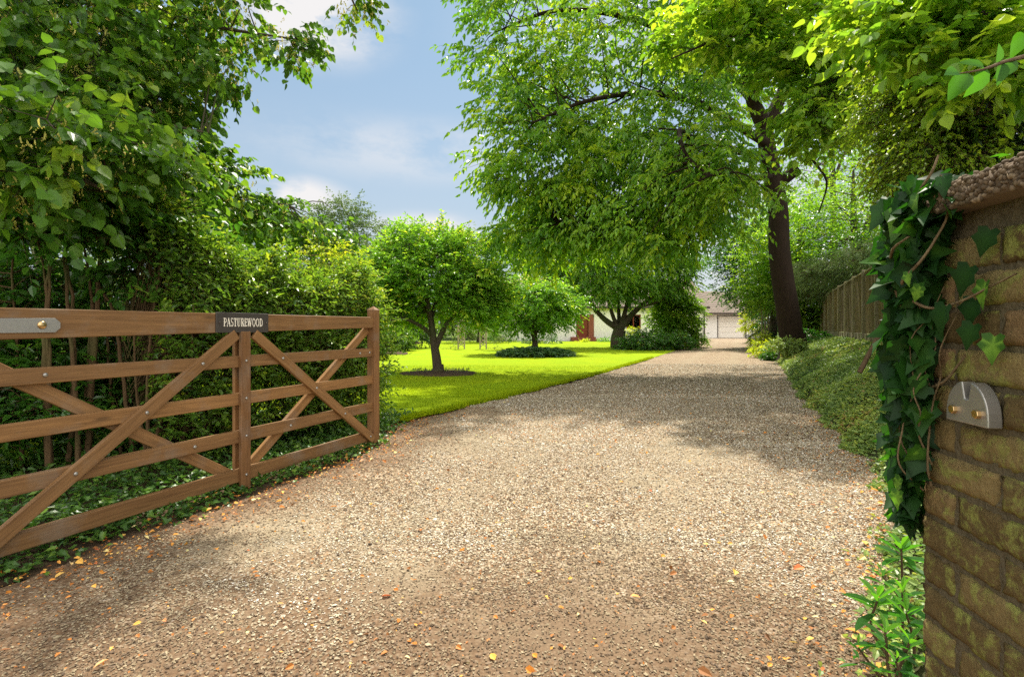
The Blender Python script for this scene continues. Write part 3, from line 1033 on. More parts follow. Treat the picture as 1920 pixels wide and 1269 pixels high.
# fallen leaves and scraps on the drive and its verges
fl = MB()
x, y = scatter_drive(700, 1.3, 9, 1.3)
e = r.random(1500)
ye = 1.2 + 6 * e
xe = np.where(r.random(1500) < .7, left_x(ye) + r.normal(.10, .20, 1500), right_x(ye) - np.abs(r.normal(0, .25, 1500)))
x, y = np.concatenate([x, xe]), np.concatenate([y, ye])
n = len(x)
P = np.stack([x, y, gz(y) + .034], -1)
D = rvec(r, n); D[:, 2] *= .15
Nn = UP + r.normal(size=(n, 3)) * .35
big = np.where(r.random(n) < .10, 1.7, 1)
fl.leaves(LEAF_OVAL, P, D, Nn, r.uniform(.014, .034, n) * big, .62, r.random(n))
n = 5200
x, y = scatter_drive(n, 1.25, 8, 1.25)
side = r.random(n)
x = np.where(side < .25, left_x(y) + np.abs(r.normal(0, .35, n)), np.where(side < .45, right_x(y) - np.abs(r.normal(0, .35, n)), x))
P = np.stack([x, y, gz(y) + .033], -1)
D = rvec(r, n); D[:, 2] *= .2
fl.leaves(LEAF_QUAD, P, D, UP + r.normal(size=(n, 3)) * .4, r.uniform(.007, .018, n), .6, np.clip(r.beta(1.2, 2.2, n), 0, .9))
tag(fl.build('fallen_leaves', M['litter']), kind='stuff')

# mown grass: short blades on the nearer lawn and a ragged edge to the drive
gb = MB()


def blades(n, y0, y1, hgt, edge=False, pw=1.4):
    y = y0 + (y1 - y0) * r.random(n) ** pw
    b = lawn_right(y)
    if edge:
        x = b - np.abs(r.normal(0, .06, n)) + .03 + .03 * np.sin(y * 9) * np.sin(y * 4.1)
    else:
        x = np.maximum(b - 9 * r.random(n) ** 1.0, -9)
    P = np.stack([x, y, gz(y) + .026 + .012 * np.sin(x * 1.1) * np.sin(y * .7)], -1)
    D = np.array([0, 0, 1.]) + r.normal(size=(n, 3)) * .45
    D[:, 2] = np.abs(D[:, 2]) + .3
    gb.leaves(([(0, .5, 0), (0, -.5, 0), (.6, 0.28, .05), (1, 0, .2)], [(0, 1, 3, 2)]), P, D, rvec(r, n), hgt * r.uniform(.6, 1.3, n), .16, np.clip(r.normal(.5, .25, n), 0, 1))


blades(50000, 6.5, 10.5, .030)
blades(42000, 9, 16, .036)
blades(12000, 5.8, 20, .07, True, 1.6)
tag(gb.build('lawn_grass', M['grass']), kind='stuff')

# ground ivy and weeds under the gate and along the hedge foot
fi = MB()
n = 21000
y = 1.0 + 6.3 * r.random(n)
w = r.random(n)
x = left_x(y) - .02 - 2.8 * w ** 1.3 + r.normal(0, .05, n) + .05 * np.sin(y * 6)
P = np.stack([x, y, gz(y) + .02 + .10 * r.random(n) * np.clip(w * 4 + .25, 0, 1)], -1)
D = rvec(r, n); D[:, 2] *= .35
keep = r.random(n) > np.clip(.75 - w * 7, 0, .75)
P, D = P[keep], D[keep]; n = len(P)
fi.leaves(LEAF_IVY, P, D, UP + r.normal(size=(n, 3)) * .4, r.uniform(.028, .058, n), .62, np.clip(r.normal(.45, .25, n), 0, 1))
tag(fi.build('ground_ivy', M['floor_ivy']), kind='stuff')

# low evergreen ground cover on the bank
bc = MB()
for n, y0, y1, lo, hi in ((15000, 2.0, 5.5, .022, .044), (26000, 5, 11, .027, .052), (24000, 10.5, 24, .04, .07)):
    y = y0 + (y1 - y0) * r.random(n)
    a, b = right_x(y), fence_x(y)
    t = r.random(n) ** 1.15
    x = a - .03 - .12 * np.clip(np.sin(y * 3.3) * np.sin(y * 7.9 + 1) + .3 * np.sin(y * 19), 0, 1) + (b - a) * t
    z = bank_z(x, y) + .008 + .05 * r.random(n) + .015 * np.sin(x * 5 + 1) * np.sin(y * 4.3)
    P = np.stack([x, y, z], -1)
    D = rvec(r, n); D[:, 2] = D[:, 2] * .35 + .1
    v = r.normal(.45, .24, n) + .24 * np.sin(x * 2.2 + y * .9) * np.sin(y * 1.3) + .12 * np.sin(x * 6.1 - y * 4.7)
    bc.leaves(LEAF_OVAL, P, D, UP + r.normal(size=(n, 3)) * .5 + np.array([-.25, 0, 0]), r.uniform(lo, hi, n), .6, np.clip(v, 0, 1))
tag(bc.build('ground_cover', M['cover']), kind='stuff')

# ------------------------------------------------------------------ the five-bar gate
GATE_END = np.array([-1.43, 5.50])
g = thing('field_gate', 'brown wooden five-bar gate standing open in front of the hedge, with a house name plate', 'gate', (GATE_END[0], GATE_END[1], 0), rot=math.atan2(-.926, -.377))


def gpart(name, mb, mat, parent=None, bev=.005):
    return mb.build(name, mat, parent or g, False, bev)


# local x runs from the latch post towards the hinge, local y faces the drive
mb = MB()
xs = [.03, .4, 3.30]
poly = [(.03, 1.252), (3.30, 1.186), (3.30, 1.352), (.03, 1.360)]
gpart('top_rail', mb.prism(poly, -.034, .034, 'y'), M['wood_x'], None, .006)
for z0, z1 in ((.960, 1.046), (.680, .768), (.398, .490), (.106, .204)):
    gpart('rail', MB().prism([(.02, z0), (3.30, z0 - .006), (3.30, z1 - .006), (.02, z1)], -.021, .021, 'y'), M['wood_x'])
mb = MB().box((-.043, -.046, .075), (.043, .046, 1.435))
lp = gpart('latch_post', mb, M['wood_z'], None, .004)
cp = MB()
cp.add([(-.046, -.049, 1.435), (.046, -.049, 1.435), (.046, .049, 1.435), (-.046, .049, 1.435), (0, 0, 1.475)], (3, 2, 1, 0))
cp.n -= 5; cp.F.append(np.array([(0, 1, 4), (1, 2, 4), (2, 3, 4), (3, 0, 4)]) + cp.n); cp.mi.append(0); cp.n += 5
cp.build('post_cap', M['wood_z'], lp)
gpart('hinge_stile', MB().box((3.30, -.05, .05), (3.40, .05, 1.50)), M['wood_z'])
gpart('middle_stile', MB().box((1.566, .0215, .06), (1.650, .052, 1.225)), M['wood_z'])
gpart('middle_stile', MB().box((1.570, -.050, .06), (1.646, -.0215, 1.225)), M['wood_z'])


def brace(a, b, y0, y1, w=.078):
    a, b = np.array(a), np.array(b)
    L = np.linalg.norm(b - a)
    ang = math.atan2(b[1] - a[1], b[0] - a[0])
    o = MB().box((0, y0, -w / 2), (L, y1, w / 2)).build('brace', M['wood_x'], g, False, .004)
    o.location = (a[0], 0, a[1])
    o.rotation_euler = (0, -ang, 0)
    return o


brace((1.688, 1.205), (3.27, .055), .0225, .054)
brace((1.528, 1.205), (.055, .115), .0225, .054)
brace((1.690, .165), (3.27, 1.185), -.054, -.0225)
brace((1.535, .165), (.060, 1.235), -.054, -.0225)


def bolt(x, z, y=.0545, rad=.011, mat='zinc', parent=None):
    b = MB()
    n = 10
    an = np.arange(n) * 2 * math.pi / n
    rings = [(rad, 0), (rad, .004), (rad * .75, .0075), (rad * .3, .009)]
    V = [(x + rr * math.cos(t), y + h, z + rr * math.sin(t)) for rr, h in rings for t in an] + [(x, y + .0092, z)]
    F = [(i * n + j, i * n + (j + 1) % n, (i + 1) * n + (j + 1) % n, (i + 1) * n + j) for i in range(3) for j in range(n)]
    b.add(V, F)
    o = b.n - len(V)
    b.F.append(np.array([(3 * n + j, 3 * n + (j + 1) % n, 4 * n) for j in range(n)]) + o); b.mi.append(0)
    return b.build('bolt', M[mat], parent or g, True)


for x, z in ((1.608, 1.005), (1.608, .725), (1.608, .445), (1.608, .155)):
    bolt(x, z, .0525, .010)
for x, z in ((1.965, 1.005), (2.345, .725), (2.735, .445), (1.255, 1.005), (.875, .725), (.50, .445), (.115, .158)):
    bolt(x, z, .0545, .0115)
for x, z in ((2.86, 1.0), (2.0, .44), (.24, 1.0), (1.14, .44), (.09, 1.0)):
    bolt(x, z, .0215, .012)
hp = MB().prism([(2.80, 1.250), (2.825, 1.226), (3.40, 1.222), (3.40, 1.292), (2.825, 1.303), (2.80, 1.280)], .0345, .043, 'y')
hs = gpart('hinge_strap', hp, M['zinc'], None, .0015)
bolt(2.885, 1.265, .0432, .021, 'brass', hs)
bolt(3.25, 1.262, .0432, .021, 'brass', hs)
ns = gpart('name_plate', MB().box((1.395, .0345, 1.216), (1.855, .046, 1.362)), M['plate'], None, .003)
for x in (1.42, 1.83):
    bolt(x, 1.289, .0462, .006, 'dark_trim', ns)


def lettering(word, x_left, x_right, z0, h, y):
    """serif capitals; local x runs right-to-left as seen from the drive"""
    T, t, sf = .16, .07, .07     # thick stroke, thin stroke, serif height

    def arc(cx, cz, rx, rz, a0, a1, n=14):
        return [(cx + rx * math.cos(math.radians(a0 + (a1 - a0) * i / n)), cz + rz * math.sin(math.radians(a0 + (a1 - a0) * i / n))) for i in range(n + 1)]
    stem = lambda x: [([(x, 0), (x, 1)], T), ([(x - .15, .03), (x + .15, .03)], t), ([(x - .15, .97), (x + .15, .97)], t)]
    G = {
        'P': (.62, stem(.18) + [([(.18, .96)] + arc(.34, .72, .24, .24, 90, -90) + [(.18, .48)], .12)]),
        'A': (.78, [([(.08, 0), (.38, 1)], t), ([(.38, 1), (.68, 0)], T), ([(.2, .34), (.58, .34)], t), ([(0, .03), (.2, .03)], t), ([(.54, .03), (.8, .03)], t)]),
        'S': (.56, [(arc(.28, .74, .19, .23, 40, 270) + arc(.28, .27, .2, .24, 90, -145)[1:], .13)]),
        'T': (.68, [([(.34, 0), (.34, 1)], T), ([(.04, .96), (.64, .96)], t), ([(.05, .96), (.05, .76)], t), ([(.63, .96), (.63, .76)], t), ([(.2, .03), (.48, .03)], t)]),
        'U': (.76, [([(.17, 1)] + arc(.38, .3, .21, .28, 180, 270, 7), T), (arc(.38, .3, .21, .28, 270, 360, 7) + [(.59, 1)], t), ([(.03, .97), (.31, .97)], t), ([(.48, .97), (.72, .97)], t)]),
        'R': (.70, stem(.18) + [([(.18, .96)] + arc(.34, .74, .22, .22, 90, -90) + [(.18, .52)], .12), ([(.36, .52), (.62, .02)], T)]),
        'E': (.62, stem(.18) + [([(.18, .96), (.54, .96)], t), ([(.18, .52), (.44, .52)], t), ([(.18, .04), (.58, .04)], t), ([(.54, .96), (.54, .8)], t), ([(.58, .04), (.58, .22)], t), ([(.44, .62), (.44, .42)], t)]),
        'W': (1.05, [([(.12, 1), (.32, 0)], T), ([(.32, 0), (.52, .95)], t), ([(.48, 1), (.70, 0)], T), ([(.70, 0), (.92, 1)], t), ([(0, .97), (.24, .97)], t), ([(.38, .97), (.6, .97)], t), ([(.82, .97), (1.03, .97)], t)]),
        'O': (.80, [(arc(.4, .5, .31, .47, 0, 360, 24), .13)]),
        'D': (.78, stem(.18) + [([(.18, .96)] + arc(.30, .5, .38, .46, 90, -90) + [(.18, .04)], .12)]),
    }
    total = sum(G[c][0] for c in word) + .07 * (len(word) - 1)
    sc = (x_right - x_left) / total
    mb = MB()
    cx = 0
    for c in word:
        wd, strokes = G[c]
        for k, (pl, wt) in enumerate(strokes):
            for (ax, az), (bx, bz) in zip(pl[:-1], pl[1:]):
                d = np.array([bx - ax, bz - az])
                ll = np.linalg.norm(d)
                if ll < 1e-6:
                    continue
                d /= ll
                nn = np.array([-d[1], d[0]]) * wt / 2
                ex = d * .015
                q = [(ax - ex[0] + nn[0], az - ex[1] + nn[1]), (ax - ex[0] - nn[0], az - ex[1] - nn[1]), (bx + ex[0] - nn[0], bz + ex[1] - nn[1]), (bx + ex[0] + nn[0], bz + ex[1] + nn[1])]
                # local x decreases to the reader's right
                poly = [(x_right - (cx + qx) * sc, z0 + qz * h) for qx, qz in q]
                mb.prism(poly, y, y + .0015 + .0002 * (k + 1), 'y')
        cx += wd + .07
    return mb


lettering('PASTUREWOOD', 1.452, 1.798, 1.262, .060, .0462).build('lettering', M['letters'], ns)
MB().box((.045, -.066, 1.17), (.10, -.056, 1.235)).build('reflector', M['pink'], g)

# ------------------------------------------------------------------ brick gate pier
PC = np.array([.880, 1.150])          # corner away from the camera, on the drive side
FD = nrmz(np.array([.12, .993]))      # along the visible face, away from the camera
FN = np.array([FD[1], -FD[0]])        # into the pier
rot_p = math.atan2(-FD[0], FD[1])     # local +y along FD, local +x into the pier
PW = .46
pier = thing('brick_pier', 'old brick gate pier with lichen patches and pebbled coping, half hidden by ivy', 'gate pier', (PC[0], PC[1], 0), rot=rot_p)
r = np.random.default_rng(12)
br = MB()
br2 = MB()
H, GAP = .061, .011
z = -.01
row = 0
while z < 1.40:
    for face in range(4):
        pos = -.001
        off = [.1025, .215][(row + face) % 2]
        first = True
        while pos < PW - .112:
            ln = off if first else .215
            first = False
            ln = min(ln, PW - .105 - pos)
            if ln < .03:
                break
            a, b = pos + GAP / 2, pos + ln - GAP / 2
            pos += ln
            dpt = r.uniform(-.003, .0035)
            lo, hi = (a, b), (dpt, .095)
            nx, nz_ = 15, 7
            # outer skin as a small grid so that arrises are worn
            uu = np.linspace(a, b, nx); ww = np.linspace(z + GAP / 2, z + H + GAP / 2, nz_ + 1)
            G = []
            for w_ in ww:
                for u_ in uu:
                    ed = min(u_ - a, b - u_, w_ - ww[0], ww[-1] - w_)
                    chip = .5 + .5 * math.sin(u_ * 61 + z * 37 + face) * math.sin(u_ * 143 + w_ * 90)
                    rnd = (.003 + .006 * chip) if ed < 1e-6 else (.0012 * chip if ed < .012 else 0)
                    G.append((u_ + r.normal(0, .0008), dpt + rnd + r.normal(0, .0009), w_ + r.normal(0, .0008)))
            G = np.array(G)
            k = len(G)
            back = G.copy(); back[:, 1] = .03
            m2 = nx
            F = [(i * m2 + j, i * m2 + j + 1, (i + 1) * m2 + j + 1, (i + 1) * m2 + j) for i in range(nz_) for j in range(m2 - 1)]
            ring = [j for j in range(m2)] + [i * m2 + m2 - 1 for i in range(1, nz_ + 1)] + [nz_ * m2 + j for j in range(m2 - 2, -1, -1)] + [i * m2 for i in range(nz_ - 1, 0, -1)]
            F += [(ring[(i + 1) % len(ring)], ring[i], k + ring[i], k + ring[(i + 1) % len(ring)]) for i in range(len(ring))]
            P = np.vstack([G, back])
            u_, d_, w_ = P[:, 0], P[:, 1], P[:, 2]
            # face 0: drive side (local x = depth, running towards -y); others follow round
            if face == 0:
                Q = np.stack([d_, -u_, w_], 1)
            elif face == 1:
                Q = np.stack([u_, -PW + d_, w_], 1)
            elif face == 2:
                Q = np.stack([PW - d_, -PW + u_, w_], 1)
            else:
                Q = np.stack([PW - u_, -d_, w_], 1)
            br.add(Q, F, r.random())
    z += H + GAP
    row += 1
br.build('brickwork', M['brick'], pier, True)
core = MB()
ny, nzc = 60, 120
for face in range(4):
    uu, ww = np.linspace(.006, PW - .006, ny), np.linspace(-.05, 1.475, nzc)
    U, W_ = np.meshgrid(uu, ww)
    d_ = .0075 + r.normal(0, .0012, U.shape)
    if face == 0: Q = np.stack([d_, -U, W_], -1)
    elif face == 1: Q = np.stack([U, -PW + d_, W_], -1)
    elif face == 2: Q = np.stack([PW - d_, -PW + U, W_], -1)
    else: Q = np.stack([PW - U, -d_, W_], -1)
    i = np.arange(nzc - 1)[:, None] * ny; j = np.arange(ny - 1)[None]
    core.add(Q.reshape(-1, 3), np.stack([i + j, i + j + 1, i + ny + j + 1, i + ny + j], -1).reshape(-1, 4))
core.build('mortar', M['mortar'], pier, True)
cop = MB().box((-.045, -PW - .045, 1.470), (PW + .045, .045, 1.515), .35)
n = 3400
u = r.random((n, 2))
side = r.integers(0, 4, n)
ext = PW + .09
a_ = -.045 + ext * u[:, 0]
hgt = 1.472 + .045 * u[:, 1]
Ct = np.stack([-.045 + ext * u[:, 0], -PW - .045 + ext * u[:, 1], np.full(n, 1.516) + r.random(n) * .006], 1)
C0 = np.where((side == 0)[:, None], np.stack([np.full(n, -.045), -(a_), hgt], 1),
              np.where((side == 1)[:, None], np.stack([a_, np.full(n, -PW - .045), hgt], 1),
                       np.where((side == 2)[:, None], np.stack([np.full(n, PW + .045), -a_, hgt], 1), np.stack([a_, np.full(n, .045), hgt], 1))))
Cc = np.vstack([Ct, C0])
pebbles(cop, Cc, r.uniform(.003, .0072, len(Cc)), r, .95, np.clip(r.beta(2, 3, len(Cc)) * .85, 0, 1), True)
cop.build('coping', M['coping'], pier, True)
# zinc gate catch
dome = [(-.054, 1.075), (.052, 1.075)]
arcp = [(.052 * math.cos(t) if math.cos(t) > 0 else .054 * math.cos(t), 1.083 + .070 * math.sin(t) ** .85) for t in np.linspace(.05, math.pi - .05, 22)]
left = [(a, b) for a, b in arcp if a > .005]
right = [(a, b) for a, b in arcp if a < -.005]
outline = [(-.054, 1.075), (.052, 1.075)] + left + [(.005, 1.120), (-.005, 1.120)] + right
yc = -.176
poly = [(yc - a, b) for a, b in outline]
cat = MB().prism(poly, -.026, -.002, 'x').build('gate_catch', M['zinc'], pier, False, .002)
for a in (-.030, .030):
    b = MB()
    nn = 6
    an = np.arange(nn) * math.pi / 3 + .3
    V = [(x_, yc - a + .0085 * math.cos(t), 1.097 + .0085 * math.sin(t)) for x_ in (-.026, -.033) for t in an]
    b.add(V, [(i, (i + 1) % nn, nn + (i + 1) % nn, nn + i) for i in range(nn)])
    b.F.append(np.arange(nn, 2 * nn).reshape(1, -1)); b.mi.append(0)
    b.build('bolt', M['brass'], cat, False, .001)

# ivy over the pier
iv = thing('pier_ivy', 'dark glossy ivy hanging over the corner of the brick gate pier', 'ivy', (PC[0], PC[1], 0), rot=rot_p)
lv, sm = MB(), MB()
r = np.random.default_rng(21)


def ivy_pts(n):
    zz = .83 + .71 * r.random(n) ** .85
    top = np.clip((zz - .85) / .7, 0, 1)
    # distance along the face towards the camera (negative = beyond the corner)
    reach = np.interp(zz, [.8, .95, 1.1, 1.25, 1.4, 1.58], [-.005, .02, .045, .075, .105, .14])
    s = -.02 + (reach + .02) * r.random(n) ** 1.1
    d = -(.008 + np.interp(zz, [.8, 1.0, 1.3, 1.55], [.02, .03, .055, .05]) * r.random(n))
    return s, d, zz


n = 820
s, d, zz = ivy_pts(n)
P = np.stack([d, -s, zz], 1)
D = np.stack([r.normal(-.25, .6, n), r.normal(.1, .6, n), r.normal(-.75, .55, n)], 1)
Nn = np.stack([r.normal(-1.0, .7, n), r.normal(-.45, .8, n), r.normal(.5, .7, n)], 1)
size = (.020 + .050 * r.random(n) ** 1.6) * np.interp(zz, [.85, 1.2], [.75, 1.05])
lv.leaves(LEAF_IVY, P, D, Nn, size, .72, np.clip(r.beta(1.3, 2.2, n), 0, 1) * np.where(r.random(n) < .05, 1, .88))
# larger leaves standing out on the drive side
n = 60
zz = r.uniform(.95, 1.56, n)
P = np.stack([r.uniform(-.05, -.015, n), r.uniform(-.08, .02, n), zz], 1)
D = np.stack([r.normal(-.35, .35, n), r.normal(0, .5, n), r.normal(-.6, .45, n)], 1)
lv.leaves(LEAF_IVY, P, D, np.stack([r.normal(-.3, .5, n), r.normal(-.8, .4, n), r.normal(.5, .5, n)], 1), .045 + .035 * r.random(n) ** 1.5, .75, np.clip(r.beta(1.5, 1.5, n), 0, .93))
# leaves round the far face and trailing below
n = 420
zz = r.uniform(.80, 1.55, n)
P = np.stack([r.uniform(-.02, .30, n) * np.interp(zz, [.8, 1.0, 1.3], [.5, .7, 1]), .012 + .09 * r.random(n), zz], 1)
D = np.stack([r.normal(-.2, .5, n), r.normal(.2, .4, n), r.normal(-.8, .4, n)], 1)
lv.leaves(LEAF_IVY, P, D, np.stack([r.normal(-.4, .5, n), r.normal(.6, .5, n), r.normal(.4, .4, n)], 1), r.uniform(.03, .06, n), .72, np.clip(r.beta(1.3, 2, n), 0, .9))
n = 150
P = np.stack([r.uniform(-.065, .12, n), -r.uniform(-.05, .17, n), r.uniform(1.475, 1.545, n)], 1)
D = np.stack([r.normal(-.5, .6, n), r.normal(-.2, .6, n), r.normal(-.25, .35, n)], 1)
lv.leaves(LEAF_IVY, P, D, np.stack([r.normal(-.4, .4, n), r.normal(-.1, .4, n), np.ones(n)], 1), .018 + .032 * r.random(n), .75, np.clip(r.beta(1.3, 1.8, n), 0, .95))
# a few leaves lying over the coping and out on the bare brick
for (s_, d_, z_, sz, v_) in ((.10, -.05, 1.535, .05, .4), (.13, -.048, 1.525, .045, .5), (.16, -.052, 1.53, .04, .3), (.085, -.06, 1.552, .05, .6),
                             (.19, -.02, 1.30, .055, .2), (.20, -.03, 1.255, .05, .35), (.225, -.02, 1.42, .05, .3), (.185, -.025, 1.36, .06, .25),
                             (.16, -.05, 1.29, .06, .3), (.215, -.02, 1.33, .05, .97), (.12, -.07, 1.33, .035, .98), (.10, -.08, 1.36, .03, 1.), (.235, -.02, 1.235, .05, .96), (.03, -.06, .905, .04, 1.), (.02, -.05, .93, .04, .98)):
    lv.leaves(LEAF_IVY, np.array([[d_, -s_, z_]]), np.array([[-.2, .1 + r.normal() * .3, -1]]), np.array([[-1, -.4 + r.normal() * .3, .35]]), sz, .72, np.array([v_]))
lv.build('leaves', M['ivy'], iv, True)
for k in range(8):
    z0 = r.uniform(.85, 1.3)
    p = [(-.012, -r.uniform(-.005, .06), z0)]
    for q in range(5):
        p.append((-.012 - .05 * r.random(), p[-1][1] + r.normal(-.008, .02), min(1.46, p[-1][2] + r.uniform(.04, .11))))
    sm.tube(smooth_path(p, 22), np.linspace(.0026, .0012, 22) * r.uniform(.6, 1.1), 5)
for pts in ([(-.06, -.03, 1.335), (-.06, -.09, 1.300), (-.05, -.13, 1.288), (-.035, -.18, 1.300), (-.02, -.225, 1.322), (-.012, -.27, 1.34)],
            [(-.055, -.05, 1.33), (-.08, -.08, 1.345), (-.07, -.12, 1.38), (-.05, -.13, 1.42), (-.04, -.15, 1.47), (-.05, -.145, 1.54)],
            [(-.07, -.02, 1.40), (-.09, -.07, 1.415), (-.085, -.11, 1.43)],
            [(-.04, -.06, 1.50), (-.06, -.10, 1.52), (-.056, -.13, 1.55), (-.05, -.14, 1.58)],
            [(-.015, -.04, 1.12), (-.015, -.10, 1.145), (-.012, -.135, 1.18), (-.01, -.15, 1.20)]):
    sm.tube(smooth_path(pts, 24), np.linspace(.0034, .0018, 24), 6)
sm.build('stems', M['vine'], iv, True)

# ------------------------------------------------------------------ closeboard fence on top of the bank
fd = nrmz(np.array([.488, 1.0]))
fence = thing('closeboard_fence', 'brown closeboard timber fence with pale posts along the top of the bank', 'fence', (fence_x(6.0), 6.0, .9))
r = np.random.default_rng(5)
bay = 1.83
ft = np.array([-fd[1], fd[0]])    # towards the drive
p0 = np.array([fence_x(5.0), 5.0])


def obox(mb, s0, s1, o0, o1, z0, z1, var=None):
    """box along the fence: s along it, o out towards the drive"""
    V = []
    for z_ in (z0, z1):
        for s_, o_ in ((s0, o0), (s1, o0), (s1, o1), (s0, o1)):
            q = p0 + fd * s_ + ft * o_
            V.append((q[0], q[1], z_))
    mb.add(V, [(0, 3, 2, 1), (4, 5, 6, 7), (0, 1, 5, 4), (1, 2, 6, 5), (2, 3, 7, 6), (3, 0, 4, 7)], var)


for k in range(16):
    s0 = k * bay
    q = p0 + fd * (s0 + bay / 2)
    zb = float(gz(q[1]) + bank_h(q[1]))
    pb = MB(); obox(pb, s0 - .045, s0 + .045, -.03, .075, zb - .25, zb + 1.76)
    pb.build('post', M['fence_post'], fence, False, .006)
    gbd = MB(); obox(gbd, s0 + .05, s0 + bay - .05, .02, .045, zb - .04, zb + .19)
    for c in (.62, 1.22):
        obox(gbd, s0 + c, s0 + c + .05, .046, .07, zb + .0, zb + .19)
    gbd.build('gravel_board', M['fence_post'], fence, False, .003)
    pn = MB()
    w = (bay - .1) / 17
    for b in range(17):
        a = s0 + .05 + b * w
        o = r.uniform(0, .006) + (.012 if b % 2 else 0)
        obox(pn, a + .001, a + w * 1.12, -.012 + o, .002 + o, zb + .195, zb + 1.68 + r.normal(0, .004), r.random())
    pn.build('panel', M['fence'], fence)
    cr = MB(); obox(cr, s0 + .05, s0 + bay - .05, -.025, .04, zb + 1.70, zb + 1.735)
    cr.build('capping', M['fence_post'], fence, False, .004)

# ------------------------------------------------------------------ bungalow and garage
HY = 42.0
hz0 = gz(HY)
bung = thing('bungalow', 'white bungalow with brown tiled roof and red front door beyond the lawn', 'house', (7.0, HY, hz0))
X0, X1, DP = -.8, 15.25, 8.0
EV = 2.72
w = MB()
# front wall in pieces round the openings: door recess and three windows
ops = [(5.05, 6.45, 0, 2.12), (9.0, 10.15, .95, 2.1), (.6, 2.2, .95, 2.1), (12.0, 13.2, .95, 2.1)]
xs = sorted([X0] + [v for o in ops for v in o[:2]] + [X1])
for a, b in zip(xs[:-1], xs[1:]):
    o = [q for q in ops if q[0] == a]
    if o:
        z0, z1 = o[0][2], o[0][3]
        if z0 > 0:
            w.box((a, HY, hz0 - .3), (b, HY + .28, hz0 + z0))
        w.box((a, HY, hz0 + z1), (b, HY + .28, hz0 + EV))
    else:
        w.box((a, HY, hz0 - .3), (b, HY + .28, hz0 + EV))
w.box((X0, HY + .28, hz0 - .3), (X0 + .28, HY + DP, hz0 + EV))
w.box((X1 - .28, HY + .28, hz0 - .3), (X1, HY + DP, hz0 + EV))
w.box((X0 + .28, HY + DP - .28, hz0 - .3), (X1 - .28, HY + DP, hz0 + EV))
for xg in (X0, X1 - .28):
    w.prism([(HY, hz0 + EV), (HY + DP, hz0 + EV), (HY + DP / 2, hz0 + EV + 2.35)], xg, xg + .28, 'x')
w.build('wall', M['render_wall'], bung)


def tiled_roof(x0, x1, ya, yb, zlo, zhi, rows, name, parent, over=.35):
    """two slopes of stepped tile courses with rolled tiles, and a ridge"""
    mb = MB()
    ym = (ya + yb) / 2
    nc = int((x1 - x0) / .3)
    for sgn in (0, 1):
        e0 = ya - over if sgn == 0 else yb + over
        for k in range(rows):
            t0, t1 = k / rows, (k + 1) / rows
            y0, y1 = e0 + (ym - e0) * t0, e0 + (ym - e0) * t1
            slope = (zhi - zlo)
            z0, z1 = zlo + slope * t0, zlo + slope * t1
            nx = nc * 4 + 1
            xx = np.linspace(x0, x1, nx)
            rl = .035 * np.abs(np.sin(np.arange(nx) * math.pi / 4))
            A = np.stack([xx, np.full(nx, y0), z0 + .03 + rl], 1)
            B = np.stack([xx, np.full(nx, y1), z1 + .0 + rl], 1)
            Cc = np.stack([xx, np.full(nx, y0), np.full(nx, z0 - .025)], 1)
            V = np.vstack([A, B, Cc])
            i = np.arange(nx - 1)
            F = np.vstack([np.stack([i, i + 1, nx + i + 1, nx + i], 1), np.stack([2 * nx + i, 2 * nx + i + 1, i + 1, i], 1)])
            mb.add(V, F)
    o = mb.build(name, M['roof'], parent)
    rg = MB()
    rg.tube([(x0, ym, zhi + .02), (x1, ym, zhi + .02)], .12, 8, None, True)
    rg.build('ridge', M['roof'], o)
    return o


tiled_roof(X0 - .2, X1 + .2, HY, HY + DP, hz0 + EV - .02, hz0 + EV + 2.55, 16, 'roof', bung)
MB().box((X0 - .2, HY - .42, hz0 + EV - .16), (X1 + .2, HY - .36, hz0 + EV - .03)).build('gutter', M['dark_trim'], bung)
for (a, b, z0, z1) in ops[1:]:
    f = MB()
    f.box((a, HY + .06, hz0 + z0), (a + .08, HY + .14, hz0 + z1)).box((b - .08, HY + .06, hz0 + z0), (b, HY + .14, hz0 + z1))
    f.box((a + .08, HY + .06, hz0 + z0), (b - .08, HY + .14, hz0 + z0 + .08)).box((a + .08, HY + .06, hz0 + z1 - .08), (b - .08, HY + .14, hz0 + z1))
    f.box(((a + b) / 2 - .04, HY + .06, hz0 + z0 + .08), ((a + b) / 2 + .04, HY + .14, hz0 + z1 - .08))
    wf = f.build('window', M['red_door'], bung)
    MB().box((a + .03, HY + .09, hz0 + z0 + .03), (b - .03, HY + .10, hz0 + z1 - .03)).build('pane', M['glass'], wf)
d = MB().box((5.10, HY + .10, hz0 + .18), (5.98, HY + .16, hz0 + 2.08))
for z0 in (.35, 1.0, 1.55):
    d.box((5.24, HY + .085, hz0 + z0), (5.84, HY + .10, hz0 + z0 + .42))
dr = d.build('door', M['red_door'], bung)
MB().box((5.86, HY + .05, hz0 + 1.05), (5.92, HY + .10, hz0 + 1.2)).build('handle', M['brass'], dr)
MB().box((6.02, HY - .05, hz0), (6.44, HY + .2, hz0 + 2.11)).build('brick_side', M['redbrick'], bung)
MB().box((4.6, HY - 1.4, hz0 - .1), (6.5, HY - .06, hz0 + .18)).box((4.6, HY - .8, hz0 + .184), (6.5, HY - .06, hz0 + .34)).build('step', M['redbrick'], bung)
MB().tube([(15.12, HY - .08, hz0), (15.12, HY - .08, hz0 + EV - .1)], .05, 8).build('downpipe', M['dark_trim'], bung)

